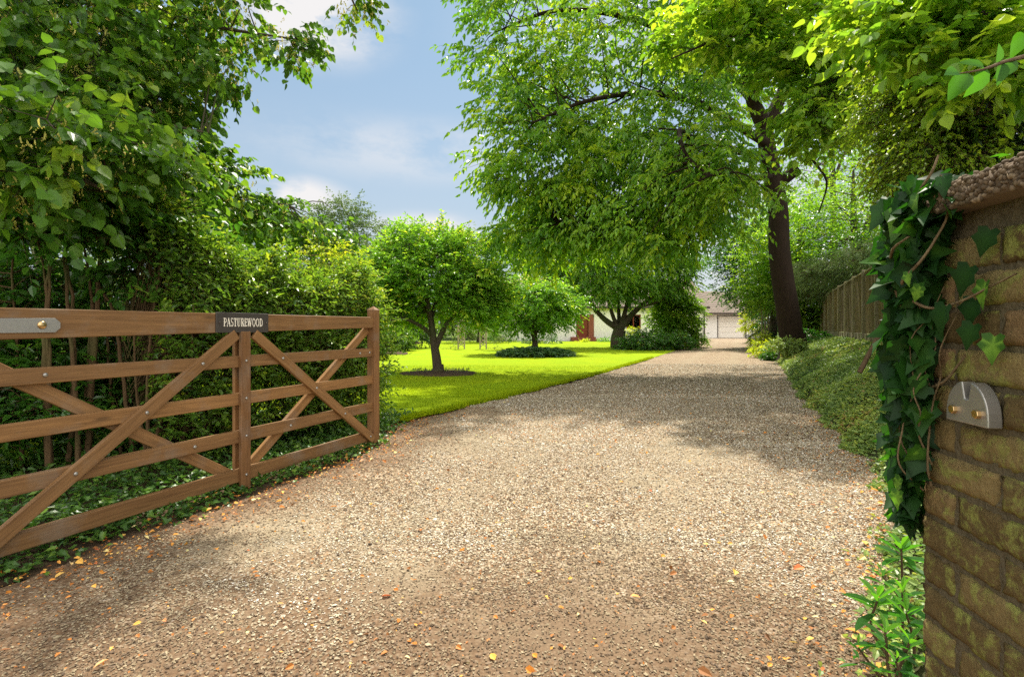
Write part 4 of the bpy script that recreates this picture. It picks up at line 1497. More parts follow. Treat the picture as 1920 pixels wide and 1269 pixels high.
GY = 52.0
gz0 = gz(GY)
gar = thing('garage', 'pale garage with closed cream door and low tiled roof at the drive end', 'garage', (20, GY, gz0))
GX0, GX1 = 17.4, 24.2
w = MB()
w.box((GX0, GY, gz0 - .3), (20.1, GY + .25, gz0 + 2.50)).box((22.75, GY, gz0 - .3), (GX1, GY + .25, gz0 + 2.50)).box((20.1, GY, gz0 + 2.15), (22.75, GY + .25, gz0 + 2.50))
w.box((GX0, GY + .25, gz0 - .3), (GX0 + .25, GY + 6, gz0 + 2.5)).box((GX1 - .25, GY + .25, gz0 - .3), (GX1, GY + 6, gz0 + 2.5)).box((GX0 + .25, GY + 5.75, gz0 - .3), (GX1 - .25, GY + 6, gz0 + 2.5))
w.build('wall', M['render_wall'], gar)
d = MB()
for k in range(4):
    z0 = gz0 + .02 + k * .53
    d.box((20.14, GY + .10, z0), (22.71, GY + .15, z0 + .515))
    for c in range(4):
        d.box((20.24 + c * .62, GY + .085, z0 + .08), (20.76 + c * .62, GY + .10, z0 + .43))
gd = d.build('garage_door', M['garage_paint'], gar, False, .004)
MB().box((21.34, GY + .05, gz0 + 1.0), (21.5, GY + .085, gz0 + 1.04)).build('handle', M['dark_trim'], gd)
f = MB().box((20.02, GY - .03, gz0), (20.10, GY + .02, gz0 + 2.22)).box((22.75, GY - .03, gz0), (22.83, GY + .02, gz0 + 2.22)).box((20.10, GY - .03, gz0 + 2.15), (22.75, GY + .02, gz0 + 2.22))
f.build('door_frame', M['dark_trim'], gar)
tiled_roof(GX0 - .3, GX1 + .3, GY, GY + 6, gz0 + 2.45, gz0 + 4.75, 12, 'roof', gar, .9)
MB().box((GX0 - .3, GY - .93, gz0 + 2.30), (GX1 + .3, GY - .87, gz0 + 2.42)).build('gutter', M['dark_trim'], gar)

# ------------------------------------------------------------------ trees and shrubs
def ground_at(x, y):
    return float(gz(y))


def V3(x, y, z):
    return np.array([x, y, z], float)


# the big spreading cherry on the bank
r = np.random.default_rng(101)
b = V3(9.5, 18.0, .35)
root = thing('spreading_tree', 'big dark-trunked spreading tree on the bank beside the drive', 'tree', tuple(b))
tr, bh, cr, tw = MB(), MB(), MB(), MB()
sk = [limb(tr, [b, at(1478, 590, 18), at(1462, 480, 18), at(1458, 385, 18), at(1440, 290, 18), at(1432, 225, 18)], .40, .25, 40, 14)]
base_fl = smooth_path([b + V3(0, 0, -.3), b + V3(0, 0, .15), b + V3(-.03, 0, .7)], 10)
tr.tube(base_fl, np.array([.58, .54, .50, .47, .45, .435, .425, .42, .41, .405]), 14)
sk.append(limb(tr, [at(1434, 240, 18), at(1412, 190, 17.7), at(1398, 130, 17.3), at(1360, 60, 16.6), at(1300, -40, 15.6)], .26, .08, 24, 9))
sk.append(limb(tr, [at(1436, 245, 18), at(1460, 190, 18.2), at(1490, 120, 18.5), at(1515, 40, 18.8), at(1530, -150, 19)], .25, .09, 24, 9))
sk.append(limb(tr, [at(1458, 345, 18), at(1478, 330, 17.8), at(1498, 316, 17.6)], .22, .17, 8, 9))
sk.append(limb(tr, [at(1440, 270, 18), at(1380, 235, 16.5), at(1300, 190, 15), at(1210, 175, 13.5), at(1100, 190, 12.4), at(1000, 230, 11.8)], .16, .02, 30, 7))
sk.append(limb(tr, [at(1446, 300, 18), at(1390, 285, 15.5), at(1300, 260, 13.2), at(1275, 245, 11.6), at(1285, 290, 10.6), at(1330, 330, 10.0)], .13, .02, 30, 7))
sk.append(limb(tr, [at(1450, 330, 18), at(1370, 340, 16), at(1260, 350, 14.5), at(1150, 380, 13.5), at(1050, 420, 13)], .12, .015, 30, 7))
sk.append(limb(tr, [at(1420, 200, 17.8), at(1340, 110, 16), at(1200, 40, 14), at(1050, 20, 13), at(930, 60, 12.5)], .15, .02, 30, 7))
sk.append(limb(tr, [at(1470, 170, 18.3), at(1560, 200, 17.5), at(1640, 260, 17), at(1700, 300, 16.6)], .10, .02, 20, 6))
sk = np.vstack(sk)
env = [(at(1200, 130, 14.0), (3.3, 2.3, 2.4), 78), (at(1190, 330, 13.6), (3.3, 1.9, 1.35), 62), (at(1010, 330, 13.0), (1.4, 1.4, 2.0), 26),
       (at(960, 60, 12.6), (1.0, 1.4, 2.0), 18), (at(1380, 20, 16.5), (2.6, 2.5, 3.0), 40), (at(1300, 330, 11.8), (1.0, 1.4, .9), 18),
       (at(1250, 430, 13.6), (2.2, 1.2, .5), 18), (at(1060, 450, 14.5), (1.8, 1.3, .7), 16)]
crown(sk, env, r, cr, bh, tw, .62, 25, 8, .50, .165, .42, LEAF_LONG, .42, .50, .55, .56, .26, .010, .3, .8, at(1330, 200, 16.5), .003)
# open upper crown out of the picture: it shades the lawn edge and the drive
crown(sk, [(V3(9.5, 19.5, 11.5), (2.5, 2.0, 2.2), 10), (V3(12.5, 19, 9.5), (2.8, 2.8, 2.8), 20)], r, cr, bh, tw, .8, 24, 8, .5, .16, .45, LEAF_LONG, .4, .5, .6, .5, .2)
# drooping sprays hanging in front of the trunk
for (px, py, Y) in ((1270, 300, 10.4), (1330, 330, 10.0), (1400, 350, 9.9), (1455, 372, 9.8), (1150, 420, 10.4), (1095, 430, 10.8), (1215, 445, 10.2), (1240, 330, 10.4), (1180, 390, 10.6), (1300, 380, 10.2)):
    c = at(px, py, Y)
    n = 16
    Bp = c + r.normal(size=(n, 3)) * np.array([.30, .22, .16])
    sprays(cr, tw, Bp, nrmz(V3(-.75, -.5, -.05) + r.normal(size=(n, 3)) * .45), .5, 10, .125, .38, LEAF_LONG, r, .45, .55, .7, .62, .22)
    s = sk[np.argmin(np.linalg.norm(sk - c, axis=1))]
    bh.tube(smooth_path([s, (s + c) / 2 + V3(0, 0, .25), c], 8), np.linspace(.022, .006, 8), 5)
finish_tree(root, tr, bh, cr, tw, M['bark_dark'], M['cherry'])

# beech-like tree whose bright sprays hang in from the upper right
r = np.random.default_rng(102)
b = V3(8.9, 10.6, .8)
root = thing('overhanging_tree', 'bright yellow-green leafed tree reaching in from the right behind the gate pier', 'tree', tuple(b))
tr, bh, cr, tw = MB(), MB(), MB(), MB()
sk = [limb(tr, [b, b + V3(-.1, 0, 2.5), b + V3(-.3, -.1, 5), b + V3(-.4, -.2, 8)], .26, .10, 24, 10)]
sk.append(limb(tr, [b + V3(-.2, 0, 4.0), at(1700, 90, 9.8), at(1640, 80, 9.4), at(1600, 150, 9.2), at(1540, 240, 9.0)], .09, .012, 26, 7))
sk.append(limb(tr, [b + V3(-.2, 0, 4.6), at(1620, 20, 9.8), at(1480, 30, 9.4), at(1380, 60, 9.2), at(1260, 110, 8.9)], .09, .012, 26, 7))
sk.append(limb(tr, [b + V3(-.3, 0, 5.2), at(1560, -80, 9.8), at(1400, -60, 9.6), at(1300, -20, 9.4)], .08, .015, 26, 7))
sk.append(limb(tr, [b + V3(-.2, 0, 5.0), at(1990, -260, 8.0), at(1930, -90, 5.8), at(1880, 10, 5.0), at(1800, 30, 4.75), at(1720, 35, 4.9), at(1660, 30, 5.1)], .07, .008, 34, 7))
sk.append(limb(tr, [at(1930, -90, 5.8), at(1930, 20, 4.8), at(1890, 110, 4.5), at(1860, 150, 4.4)], .03, .006, 18, 6))
sk.append(limb(tr, [b + V3(-.1, 0, 3.0), at(1640, 265, 11.5), at(1560, 270, 11.5), at(1520, 290, 11.5), at(1550, 340, 11.2), at(1535, 400, 11)], .06, .012, 26, 6))
sk = np.vstack(sk)
env = [(at(1530, 30, 9.4), (1.8, 1.1, .85), 46), (at(1610, 170, 9.2), (.95, .8, .75), 22), (at(1540, 215, 9.0), (.35, .5, .65), 12), (at(1350, 45, 9.1), (1.0, .8, .5), 18), (at(1480, 105, 9.0), (.5, .5, .35), 8),
       (at(1700, 60, 9.8), (1.2, 1, 1.2), 18), (at(1790, 40, 4.7), (.42, .3, .26), 12), (at(1690, 20, 5.2), (.35, .3, .2), 7), (at(1870, 130, 4.4), (.22, .25, .2), 5)]
crown(sk, env, r, cr, bh, tw, .36, 17, 7, .38, .135, .64, LEAF_FINE, .12, .25, .5, .62, .24, .008, .3, 1.2, None, .0028, .25)
crown(sk, [(V3(8.8, 10.8, 9.0), (1.6, 1.6, 1.6), 10)], r, cr, bh, tw, .7, 22, 7, .4, .11, .6, LEAF_FINE, .1, .2, .6, .5, .2)
finish_tree(root, tr, bh, cr, tw, M['bark_dark'], M['beech'])

# ivy-smothered trunk at the top right
r = np.random.default_rng(103)
b = V3(4.75, 5.5, .55)
root = thing('ivy_clad_tree', 'dark tree smothered in climbers rising behind the brick pier', 'tree', tuple(b))
tr, bh, cr, tw = MB(), MB(), MB(), MB()
sk = limb(tr, [b, b + V3(.05, 0, 2), b + V3(.0, .1, 4), b + V3(.1, 0, 7.5)], .24, .14, 24, 10)
crown(sk, [(V3(5.0, 5.6, 3.6), (.55, .65, 1.3), 34), (V3(5.2, 5.6, 5.4), (.75, .9, 1.9), 40), (V3(5.5, 5.4, 3.0), (.8, .6, .9), 18)], r, cr, bh, tw, .42, 34, 8, .28, .062, .6, LEAF_OVAL, .55, .6, .8, .42, .2, .008, .3, .5)
finish_tree(root, tr, bh, cr, tw, M['bark_dark'], M['dark'])
r = np.random.default_rng(104)
b = V3(4.3, 6.6, .7)
root = thing('climbing_plant', 'yellow-green small-leaved climber trailing left of the dark ivy-clad tree', 'climber', tuple(b))
bh, cr, tw = MB(), MB(), MB()
st_ = smooth_path([b, at(1700, 520, 6.6), at(1730, 350, 6.3), at(1740, 200, 6.0), at(1720, 60, 6.0)], 26)
bh.tube(st_, np.linspace(.03, .012, 26), 6)
crown(st_, [(at(1715, 190, 6.0), (.42, .35, .85), 46), (at(1735, 310, 5.9), (.42, .3, .35), 26), (at(1790, 250, 5.3), (.32, .25, .6), 22)], r, cr, bh, tw, .24, 26, 9, .26, .050, .6, LEAF_OVAL, .5, .5, .8, .5, .25, .004, .3, .7)
bh.V += tw.V; bh.F += [f + bh.n for f in tw.F]; bh.var += tw.var; bh.mi += tw.mi; bh.n += tw.n
bh.build('stems', M['twig'], root, True)
cr.build('leaves', M['ivytree'], root)

# near branch over the pier, from a shrub standing just out of the picture
r = np.random.default_rng(105)
b = V3(3.0, 2.1, .3)
root = thing('roadside_shrub', 'shrub branch with large bright leaves poking in above the pier coping', 'shrub', tuple(b))
bh, cr = MB(), MB()
main = smooth_path([b, b + V3(-.1, 0, 1.0), at(2060, 180, 1.95), at(1960, 110, 1.85), at(1900, 112, 1.80), at(1845, 130, 1.75), at(1790, 140, 1.72)], 40)
bh.tube(main, np.linspace(.018, .0016, 40), 6)
specs = [(1905, 112, 1.80, -.7, -.6, .085), (1880, 118, 1.79, -.2, -1, .07), (1868, 118, 1.78, .1, .5, .06), (1850, 128, 1.75, -.55, -.9, .095), (1845, 128, 1.76, -.9, .5, .07),
         (1815, 138, 1.73, -.6, -.7, .10), (1800, 140, 1.72, -.9, -.12, .085), (1930, 95, 1.83, -.1, -.9, .10), (1950, 90, 1.84, -.3, .8, .09), (1915, 60, 1.9, -.3, -.8, .09), (1925, 40, 1.9, .2, -.9, .08),
         (1960, 150, 1.85, -.5, -.7, .1), (1985, 110, 1.88, 0, -1, .1), (2010, 150, 1.9, 0, -1, .1)]
for px, py, Y, dx, dz, L in specs:
    c = at(px, py, Y)
    cr.leaves(LEAF_FINE, c[None], np.array([[dx, r.normal() * .25 - .1, dz]]), np.array([[.1 + r.normal() * .3, -.85, .45]]), L * 1.1, .56, np.array([r.uniform(.15, .75)]))
crown(main[:24], [(b + V3(.4, .1, 1.6), (.7, .6, .6), 16)], r, cr, bh, None, .3, 12, 6, .3, .08, .55, LEAF_FINE, .1, .3)
bh.build('branches', M['twig'], root, True)
cr.build('leaves', M['sprig'], root, True)

# the lime overhanging from the left
r = np.random.default_rng(106)
b = V3(-6.1, 6.2, 0.0)
root = thing('lime_tree', 'leafy lime tree with pale flower bracts overhanging the left side of the gateway', 'tree', tuple(b))
tr, bh, cr, tw, bc = MB(), MB(), MB(), MB(), MB()
sk = [limb(tr, [b, b + V3(.1, 0, 2), b + V3(0, .2, 4.5), b + V3(.1, 0, 8)], .36, .16, 24, 12)]
for pts, r0 in (([b + V3(.05, 0, 2.4), at(60, 80, 5.5), at(170, 190, 5.1), at(300, 230, 4.9), at(390, 250, 5.0)], .045),
                ([b + V3(.05, 0, 2.2), at(20, 190, 4.8), at(110, 250, 4.3), at(160, 285, 4.0)], .04),
                ([b + V3(.05, 0, 3.4), at(100, -40, 6.0), at(250, 10, 5.8), at(400, 50, 5.6), at(560, 75, 5.5)], .05),
                ([b + V3(.1, 0, 1.8), at(140, 330, 6.6), at(300, 350, 7.0), at(420, 365, 7.4), at(540, 385, 7.8)], .05),
                ([b + V3(.05, 0, 1.9), at(0, 330, 4.5), at(90, 345, 3.9), at(200, 360, 3.7)], .03),
                ([b + V3(.05, 0, 5.0), at(200, -200, 5.6), at(450, -160, 5.4), at(620, -60, 5.4), at(670, 20, 5.4)], .05),
                ([b + V3(0, 0, 5.2), V3(-4.5, 6.0, 6.5), V3(-2.6, 5.9, 7.0), V3(-1.2, 5.7, 6.9)], .08),
                ([b + V3(.05, .1, 3.0), V3(-6.9, 9, 4.5), V3(-7.6, 11, 5.2), V3(-8, 12.5, 5.4)], .09)):
    sk.append(limb(tr, pts, r0, .008, 26, 7))
sk = np.vstack(sk)
kw = dict(nl=7, wid=.86, tmpl=LEAF_HEART, droop=.30, hang=.55, flat=.65, vmean=.5, vsd=.25, brr=.007, link=.3, nrm_up=.8, twr=.0026)
pcs = [crown(sk, [(at(100, 50, 4.6), (.9, .9, .75), 30), (at(215, 30, 5.4), (.70, .9, .45), 26)], r, cr, bh, tw, .34, 19, slen=.34, L=.082, **kw),
       crown(sk, [(at(400, 25, 5.5), (.45, .5, .20), 10), (at(550, 85, 5.5), (.22, .3, .10), 4), (at(410, 125, 5.3), (.18, .35, .10), 4)], r, cr, bh, tw, .22, 12, slen=.26, L=.072, **kw),
       crown(sk, [(at(165, 190, 5.1), (.55, .6, .5), 18), (at(310, 195, 5.1), (.15, .3, .15), 4), (at(90, 220, 4.2), (.6, .5, .5), 15)], r, cr, bh, tw, .3, 17, slen=.32, L=.080, **kw),
       crown(sk, [(at(110, 290, 3.9), (.6, .45, .26), 15), (at(20, 270, 3.3), (.5, .4, .3), 9), (at(270, 330, 5.4), (.55, .6, .33), 14)], r, cr, bh, tw, .27, 15, slen=.3, L=.088, **kw),
       crown(sk, [(at(450, 400, 7.6), (.80, .6, .30), 24), (at(340, 350, 7.2), (.6, .6, .42), 20), (at(600, 445, 7.8), (.45, .4, .14), 6), (at(415, 305, 7.2), (.24, .3, .16), 5), (at(220, 270, 7.0), (.5, .6, .6), 16)], r, cr, bh, tw, .28, 15, slen=.3, L=.085, **kw),
       crown(sk, [(at(662, -2, 5.4), (.10, .2, .08), 3), (at(690, -120, 5.4), (.5, .5, .2), 5), (at(480, -130, 5.4), (.9, .6, .35), 12)], r, cr, bh, tw, .15, 9, slen=.2, L=.066, **kw),
       crown(sk, [(V3(-8.5, 11.6, 4.9), (.95, 1.6, 1.4), 26)], r, cr, bh, tw, .5, 22, slen=.4, L=.085, **kw)]
crown(sk, [(V3(-2.6, 5.9, 7.0), (1.6, .9, .6), 12), (V3(-5.5, 6.2, 7), (2, 2, 2), 16)], r, cr, bh, tw, .5, 16, slen=.4, L=.10, **kw)
# pale bracts with flower clusters hanging under the sprays
pcs = np.vstack(pcs)
n = 5200
ci = r.integers(0, len(pcs), n)
P = pcs[ci] + rvec(r, n) * .30 * r.random((n, 1)) ** .5 * np.array([1, 1, .7])
P[:, 2] -= .05
bc.leaves(LEAF_OVAL, P, np.stack([r.normal(0, .4, n), r.normal(0, .4, n), -np.ones(n)], 1), rvec(r, n), r.uniform(.035, .065, n), .26, r.random(n))
m = n * 4
Pf = np.repeat(P, 4, 0) + np.array([0, 0, -.045]) + r.normal(size=(m, 3)) * .012
pebbles(bc, Pf, r.uniform(.004, .008, m), r, 1.0, r.random(m))
finish_tree(root, tr, bh, cr, tw, M['bark'], M['lime'])
bc.build('flowers', M['bract'], root)


def shrub(name, label, cat, base, stems, env, mat, bark, seed, puff, nspray, nl, slen, L, wid, tmpl, group=None, stem_r=.03, part='foliage', stalk='stems', **kw):
    r = np.random.default_rng(seed)
    root = thing(name, label, cat, tuple(base), group)
    tr, cr, tw = MB(), MB(), MB()
    sk = [np.asarray(base, float)[None]]
    for pts in stems:
        rr = stem_r
        if isinstance(pts, tuple):
            pts, rr = pts
        sk.append(limb(tr, pts, rr, rr * .35, 16, 7, .006, r))
    sk = np.vstack(sk)
    crown(sk, env, r, cr, tr, tw, puff, nspray, nl, slen, L, wid, tmpl, brr=kw.pop('brr', .006), **kw)
    if tw.n:
        tr.V += tw.V; tr.F += [f + tr.n for f in tw.F]; tr.var += tw.var; tr.mi += tw.mi; tr.n += tw.n
    tr.build(stalk, bark, root, True)
    cr.build(part, mat, root)
    return root


# multi-stemmed shrubs behind the gate
def stem_to(px0, py0, px1, py1, Y, mid=None):
    a = at(px0, py0, Y); a[2] = 0
    return [a] + ([at(*mid, Y)] if mid else []) + [at(px1, py1, Y)]


shrub('multi_stem_shrub', 'tall brown-stemmed shrub behind the hinge end of the gate, fine-leaved and dark below', 'shrub', V3(-3.75, 4.5, 0),
      [(stem_to(92, 0, 92, 470, 4.4, (86, 640)), .032), (stem_to(92, 0, 62, 420, 4.4, (88, 560)), .016), (stem_to(130, 0, 125, 450, 4.6, (138, 650)), .024), (stem_to(150, 0, 118, 440, 4.5, (130, 600)), .022),
       (stem_to(40, 0, 20, 430, 4.6, (30, 640)), .018), (stem_to(92, 0, 110, 400, 4.4, (92, 520)), .014)],
      [(at(70, 405, 4.3), (.75, .5, .20), 20), (at(30, 560, 4.9), (.5, .4, .3), 12), (at(40, 400, 4.6), (.6, .5, .3), 14), (at(60, 720, 5.0), (.6, .3, .35), 10)], M['lilac'], M['bark_brown'], 201, .26, 15, 7, .28, .085, .55, LEAF_OVAL, droop=.2, hang=.4)
shrub('multi_stem_shrub', 'forked brown-stemmed shrub behind the middle of the gate, with broad leaves', 'shrub', V3(-3.45, 4.7, 0),
      [(stem_to(165, 0, 205, 440, 4.7, (182, 560)), .030), (stem_to(165, 0, 150, 430, 4.7, (172, 580)), .020), (stem_to(150, 0, 195, 450, 4.75, (178, 560)), .02), (stem_to(250, 0, 160, 500, 4.75, (215, 600)), .02),
       (stem_to(240, 0, 300, 480, 5.0, (268, 660)), .022), (stem_to(330, 0, 285, 470, 5.3, (320, 620)), .018), (stem_to(230, 0, 200, 470, 4.9, (200, 640)), .016)],
      [(at(190, 405, 4.6), (.5, .45, .14), 14), (at(300, 430, 5.2), (.5, .45, .25), 16), (at(250, 600, 5.3), (.4, .25, .25), 7), (at(290, 520, 5.0), (.25, .25, .2), 6)], M['lilac'], M['bark_brown'], 202, .24, 13, 6, .26, .10, .62, LEAF_HEART, droop=.2, hang=.45)

shrub('laurel_bush', 'glossy low laurel-like bush behind the hinge end of the gate', 'bush', V3(-5.0, 5.4, 0), [[V3(-5, 5.4, 0), V3(-5, 5.4, .6), V3(-5, 5.4, 1.1)]],
      [(at(20, 560, 5.3), (.55, .4, .35), 16), (at(-80, 540, 5.3), (.6, .5, .45), 12), (at(60, 680, 5.6), (.8, .4, .4), 16), (at(230, 700, 6.2), (.8, .4, .35), 20), (at(90, 760, 4.9), (.9, .35, .28), 22), (at(-20, 760, 4.4), (.5, .35, .3), 14), (at(-60, 650, 4.6), (.5, .35, .4), 12), (at(280, 740, 5.4), (.5, .3, .3), 14), (at(180, 640, 5.2), (.5, .3, .3), 10), (at(150, 590, 6.4), (.9, .4, .45), 16)], M['lilac'], M['bark_brown'], 206, .26, 16, 7, .28, .10, .42, LEAF_OVAL, droop=.1, hang=.1)

# hedge along the back of the open gate
r = np.random.default_rng(203)
ha, hb = V3(-3.42, 4.75, 0), V3(-2.05, 6.95, 0)
hd = nrmz(hb - ha)
hn = V3(-hd[1], hd[0], 0)
root = thing('hedge', 'ragged green hedge with bare brown stems behind the open wooden gate', 'hedge', tuple((ha + hb) / 2))
tr, cr, tw = MB(), MB(), MB()
n = 5000
Lh = np.linalg.norm(hb - ha)
s = r.random(n)
topz = 1.98 + .30 * np.sin(s * 5 + 2.2) * .5 + .1 * np.sin(s * 17)
topz = topz + .12 - .38 * s - .3 * np.clip((s - .85) / .15, 0, 1) ** 2 + .10 * np.sin(s * 31)
face = r.random(n)
w = np.where(face < .55, r.normal(-.42, .10, n), np.where(face < .7, r.normal(.45, .12, n), r.uniform(-.45, .45, n)))
hz_ = np.where(face > .7, topz - np.abs(r.normal(0, .12, n)), .18 + (topz - .18) * r.random(n) ** .85)
Bp = ha + (hb - ha) * s[:, None] + hn * w[:, None] + UP * hz_[:, None]
end = s > .965
T = hn * np.sign(w)[:, None] * .7 + UP * np.where(face > .7, .9, .35)[:, None] + r.normal(size=(n, 3)) * .45 + hd * (end * .9)[:, None]
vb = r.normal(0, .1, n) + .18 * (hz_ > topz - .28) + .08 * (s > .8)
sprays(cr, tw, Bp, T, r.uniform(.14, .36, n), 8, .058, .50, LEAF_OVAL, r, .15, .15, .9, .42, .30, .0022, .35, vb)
for k in range(20):
    s0 = r.random()
    a = ha + (hb - ha) * s0 + hn * r.normal(0, .15)
    for q in range(3):
        top = a + hd * r.normal(0, .25) + hn * r.normal(0, .25) + UP * r.uniform(1.2, 2.1)
        tr.tube(smooth_path([a, (a + top) / 2 + rvec(r, 1)[0] * .08, top], 10), np.linspace(r.uniform(.010, .022), .004, 10), 5)
k = r.random(n) < .5
foot = ha + (hb - ha) * np.clip(s + r.normal(0, .03, n), 0, 1)[:, None] + UP * (hz_ * .55)[:, None]
tw.twigs(foot[k], Bp[k], np.full(k.sum(), .0045), np.full(k.sum(), .002))
tr.V += tw.V; tr.F += [f + tr.n for f in tw.F]; tr.var += tw.var; tr.mi += tw.mi; tr.n += tw.n
tr.build('stems', M['bark_brown'], root, True)
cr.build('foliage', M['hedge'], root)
# golden shoots at the end of the hedge
gx = V3(-2.0, 7.15, 0)
shrub('golden_shrub', 'yellow-leaved shrub at the end of the hedge behind the latch post', 'shrub', gx, [([gx, gx + V3(-.05, 0, .9), gx + V3(-.05, 0, 1.7)], .015)],
      [(at(655, 545, 7.2), (.22, .3, .35), 14), (at(625, 480, 7.0), (.25, .3, .12), 6), (at(665, 640, 7.2), (.18, .25, .4), 9)], M['golden'], M['twig'], 204, .16, 11, 7, .2, .05, .5, LEAF_OVAL)

# apple tree on the lawn
r = np.random.default_rng(110)
Y = 13.7
b = at(822, 702, Y); b[2] = gz(Y)
root = thing('apple_tree', 'round-crowned apple tree in a bare soil ring on the lawn', 'tree', tuple(b))
tr, bh, cr, tw = MB(), MB(), MB(), MB()
sk = [limb(tr, [b + V3(0, 0, -.05), at(818, 670, Y), at(813, 640, Y), at(808, 600, Y - .1), at(800, 560, Y - .2), at(790, 500, Y - .3)], .135, .04, 24, 10),
      limb(tr, [at(816, 655, Y), at(830, 620, Y), at(845, 598, Y), at(875, 570, Y), at(895, 540, Y)], .078, .02, 20, 8),
      limb(tr, [at(812, 632, Y), at(790, 612, Y - .3), at(758, 598, Y - .7), at(728, 600, Y - 1.0), at(700, 580, Y - 1.1)], .06, .015, 20, 7),
      limb(tr, [at(808, 600, Y), at(822, 555, Y + .3), at(850, 510, Y + .5), at(870, 480, Y + .5)], .06, .015, 20, 7),
      limb(tr, [at(806, 590, Y), at(770, 550, Y + .3), at(740, 520, Y + .2), at(720, 495, Y)], .06, .015, 20, 7)]
tr.tube([b + V3(0, 0, -.08), b + V3(0, 0, .06), b + V3(0, 0, .25)], [.20, .16, .135], 10)
sk = np.vstack(sk)
env = [(at(800, 520, Y), (1.70, 1.45, .85), 90), (at(715, 545, Y - .6), (.80, .8, .60), 30), (at(885, 560, Y + .2), (.60, .8, .62), 26), (at(810, 468, Y), (1.15, 1.0, .42), 28), (at(678, 525, Y), (.6, .6, .5), 20), (at(705, 590, Y - .4), (.6, .7, .25), 14), (at(770, 585, Y + .5), (.7, .5, .25), 12), (at(900, 585, Y), (.4, .6, .25), 10), (at(900, 525, Y + .2), (.5, .6, .5), 14), (at(770, 438, Y), (.35, .4, .12), 4), (at(850, 446, Y), (.4, .4, .12), 4), (at(640, 535, Y), (.25, .4, .25), 5), (at(930, 560, Y), (.25, .4, .3), 5)]
crown(sk, env, r, cr, bh, tw, .32, 24, 8, .36, .095, .56, LEAF_OVAL, .1, .1, .7, .60, .26, .009, .3, .8, at(805, 560, Y))
finish_tree(root, tr, bh, cr, tw, M['bark'], M['apple'])


def ring(name, c, rx, ry, label):
    mb = MB()
    n = 40
    a = np.arange(n) * 2 * math.pi / n
    rr = 1 + .05 * np.sin(a * 3 + c[0]) + .03 * np.sin(a * 7)
    z = gz(c[1])
    V = [(c[0], c[1], z + .09)]
    for k, h in ((.55, .075), (.9, .055), (1.0, .02)):
        V += [(c[0] + rx * k * rr[i] * math.cos(a[i]), c[1] + ry * k * rr[i] * math.sin(a[i]), z + h) for i in range(n)]
    F3 = [(0, 1 + i, 1 + (i + 1) % n) for i in range(n)]
    F4 = [(1 + q * n + i, 1 + (q + 1) * n + i, 1 + (q + 1) * n + (i + 1) % n, 1 + q * n + (i + 1) % n) for q in range(2) for i in range(n)]
    mb.add(V, F3)
    mb.F.append(np.array(F4)); mb.mi.append(0)
    o = mb.build(name, M['soil'], None, True)
    return tag(o, kind='structure')


ring('soil_bed', (b[0] + .05, b[1] - .10), 1.02, .85, '')
# weeds in the apple tree's ring
wd = MB()
n = 240
a = r.uniform(0, 6.283, n); q = np.sqrt(r.random(n)) * .8
P = np.stack([b[0] + q * np.cos(a) * 1.0, b[1] + .35 + q * np.sin(a) * .6, np.full(n, gz(Y) + .06)], 1)
wd.leaves(LEAF_OVAL, P, V3(0, 0, 1) + r.normal(size=(n, 3)) * .5, rvec(r, n), r.uniform(.04, .10, n), .28, r.random(n))
tag(wd.build('weeds', M['cover']), kind='stuff')

# small flowering tree standing in the ring of hostas
r = np.random.default_rng(111)
Y = 22.5
b = at(1003, 668, Y); b[2] = gz(Y)
root = thing('flowering_tree', 'low-domed small tree with a pale blossom tint rising from the hosta ring', 'tree', tuple(b))
tr, bh, cr, tw = MB(), MB(), MB(), MB()
sk = [limb(tr, [b, at(1003, 645, Y), at(1000, 625, Y), at(985, 600, Y), at(960, 575, Y), at(940, 560, Y)], .15, .03, 20, 8),
      limb(tr, [at(1001, 630, Y), at(1015, 608, Y), at(1045, 590, Y), at(1075, 580, Y)], .09, .02, 16, 7), limb(tr, [at(1001, 625, Y), at(1000, 590, Y), at(1005, 555, Y)], .08, .02, 14, 7)]
sk = np.vstack(sk)
crown(sk, [(at(1000, 580, Y), (2.0, 1.6, .90), 70), (at(1000, 545, Y), (1.3, 1.2, .55), 22), (at(1050, 580, Y), (.45, .8, .45), 8), (at(915, 585, Y), (.5, .8, .4), 9)], r, cr, bh, tw, .45, 24, 8, .36, .125, .5, LEAF_OVAL, .25, .3, .6, .48, .24, .009)
finish_tree(root, tr, bh, cr, tw, M['bark'], M['apple'])
# blossoms as a part of the same tree
bl = MB()
n = 420
P = np.array(at(985, 548, Y)) + rvec(r, n) * np.array([1.6, 1.2, .75]) * r.uniform(.75, 1.05, (n, 1))
P = P[P[:, 2] > at(0, 590, Y)[2]]
n = len(P)
bl.leaves(LEAF_OVAL, P, rvec(r, n), rvec(r, n) + V3(0, -.6, .6), r.uniform(.05, .10, n), .8, r.random(n))
bl.build('blossom', M['bract'], root)
hs_ = MB()
n = 1500
a = r.uniform(0, 6.283, n); q = np.sqrt(r.random(n))
hb_ = np.array([(1004 - 960) * .0212, 21.2])
P = np.stack([hb_[0] + q * np.cos(a) * 1.50, hb_[1] + q * np.sin(a) * 1.15, gz(hb_[1]) + .08 + .27 * np.sqrt(np.clip(1 - q ** 2, 0, 1)) * r.uniform(.6, 1.1, n)], 1)
D = np.stack([np.cos(a), np.sin(a), np.full(n, -.1)], 1) + r.normal(size=(n, 3)) * .35
hs_.leaves(LEAF_HEART, P, D, V3(0, 0, 1) + r.normal(size=(n, 3)) * .3, r.uniform(.13, .24, n), .6, np.clip(r.normal(.45, .25, n), 0, 1))
hr = thing('hosta_ring', 'round bed of dark hosta leaves under the low flowering tree', 'plant bed', (hb_[0], hb_[1], gz(hb_[1])))
hs_.build('leaves', M['hosta'], hr)

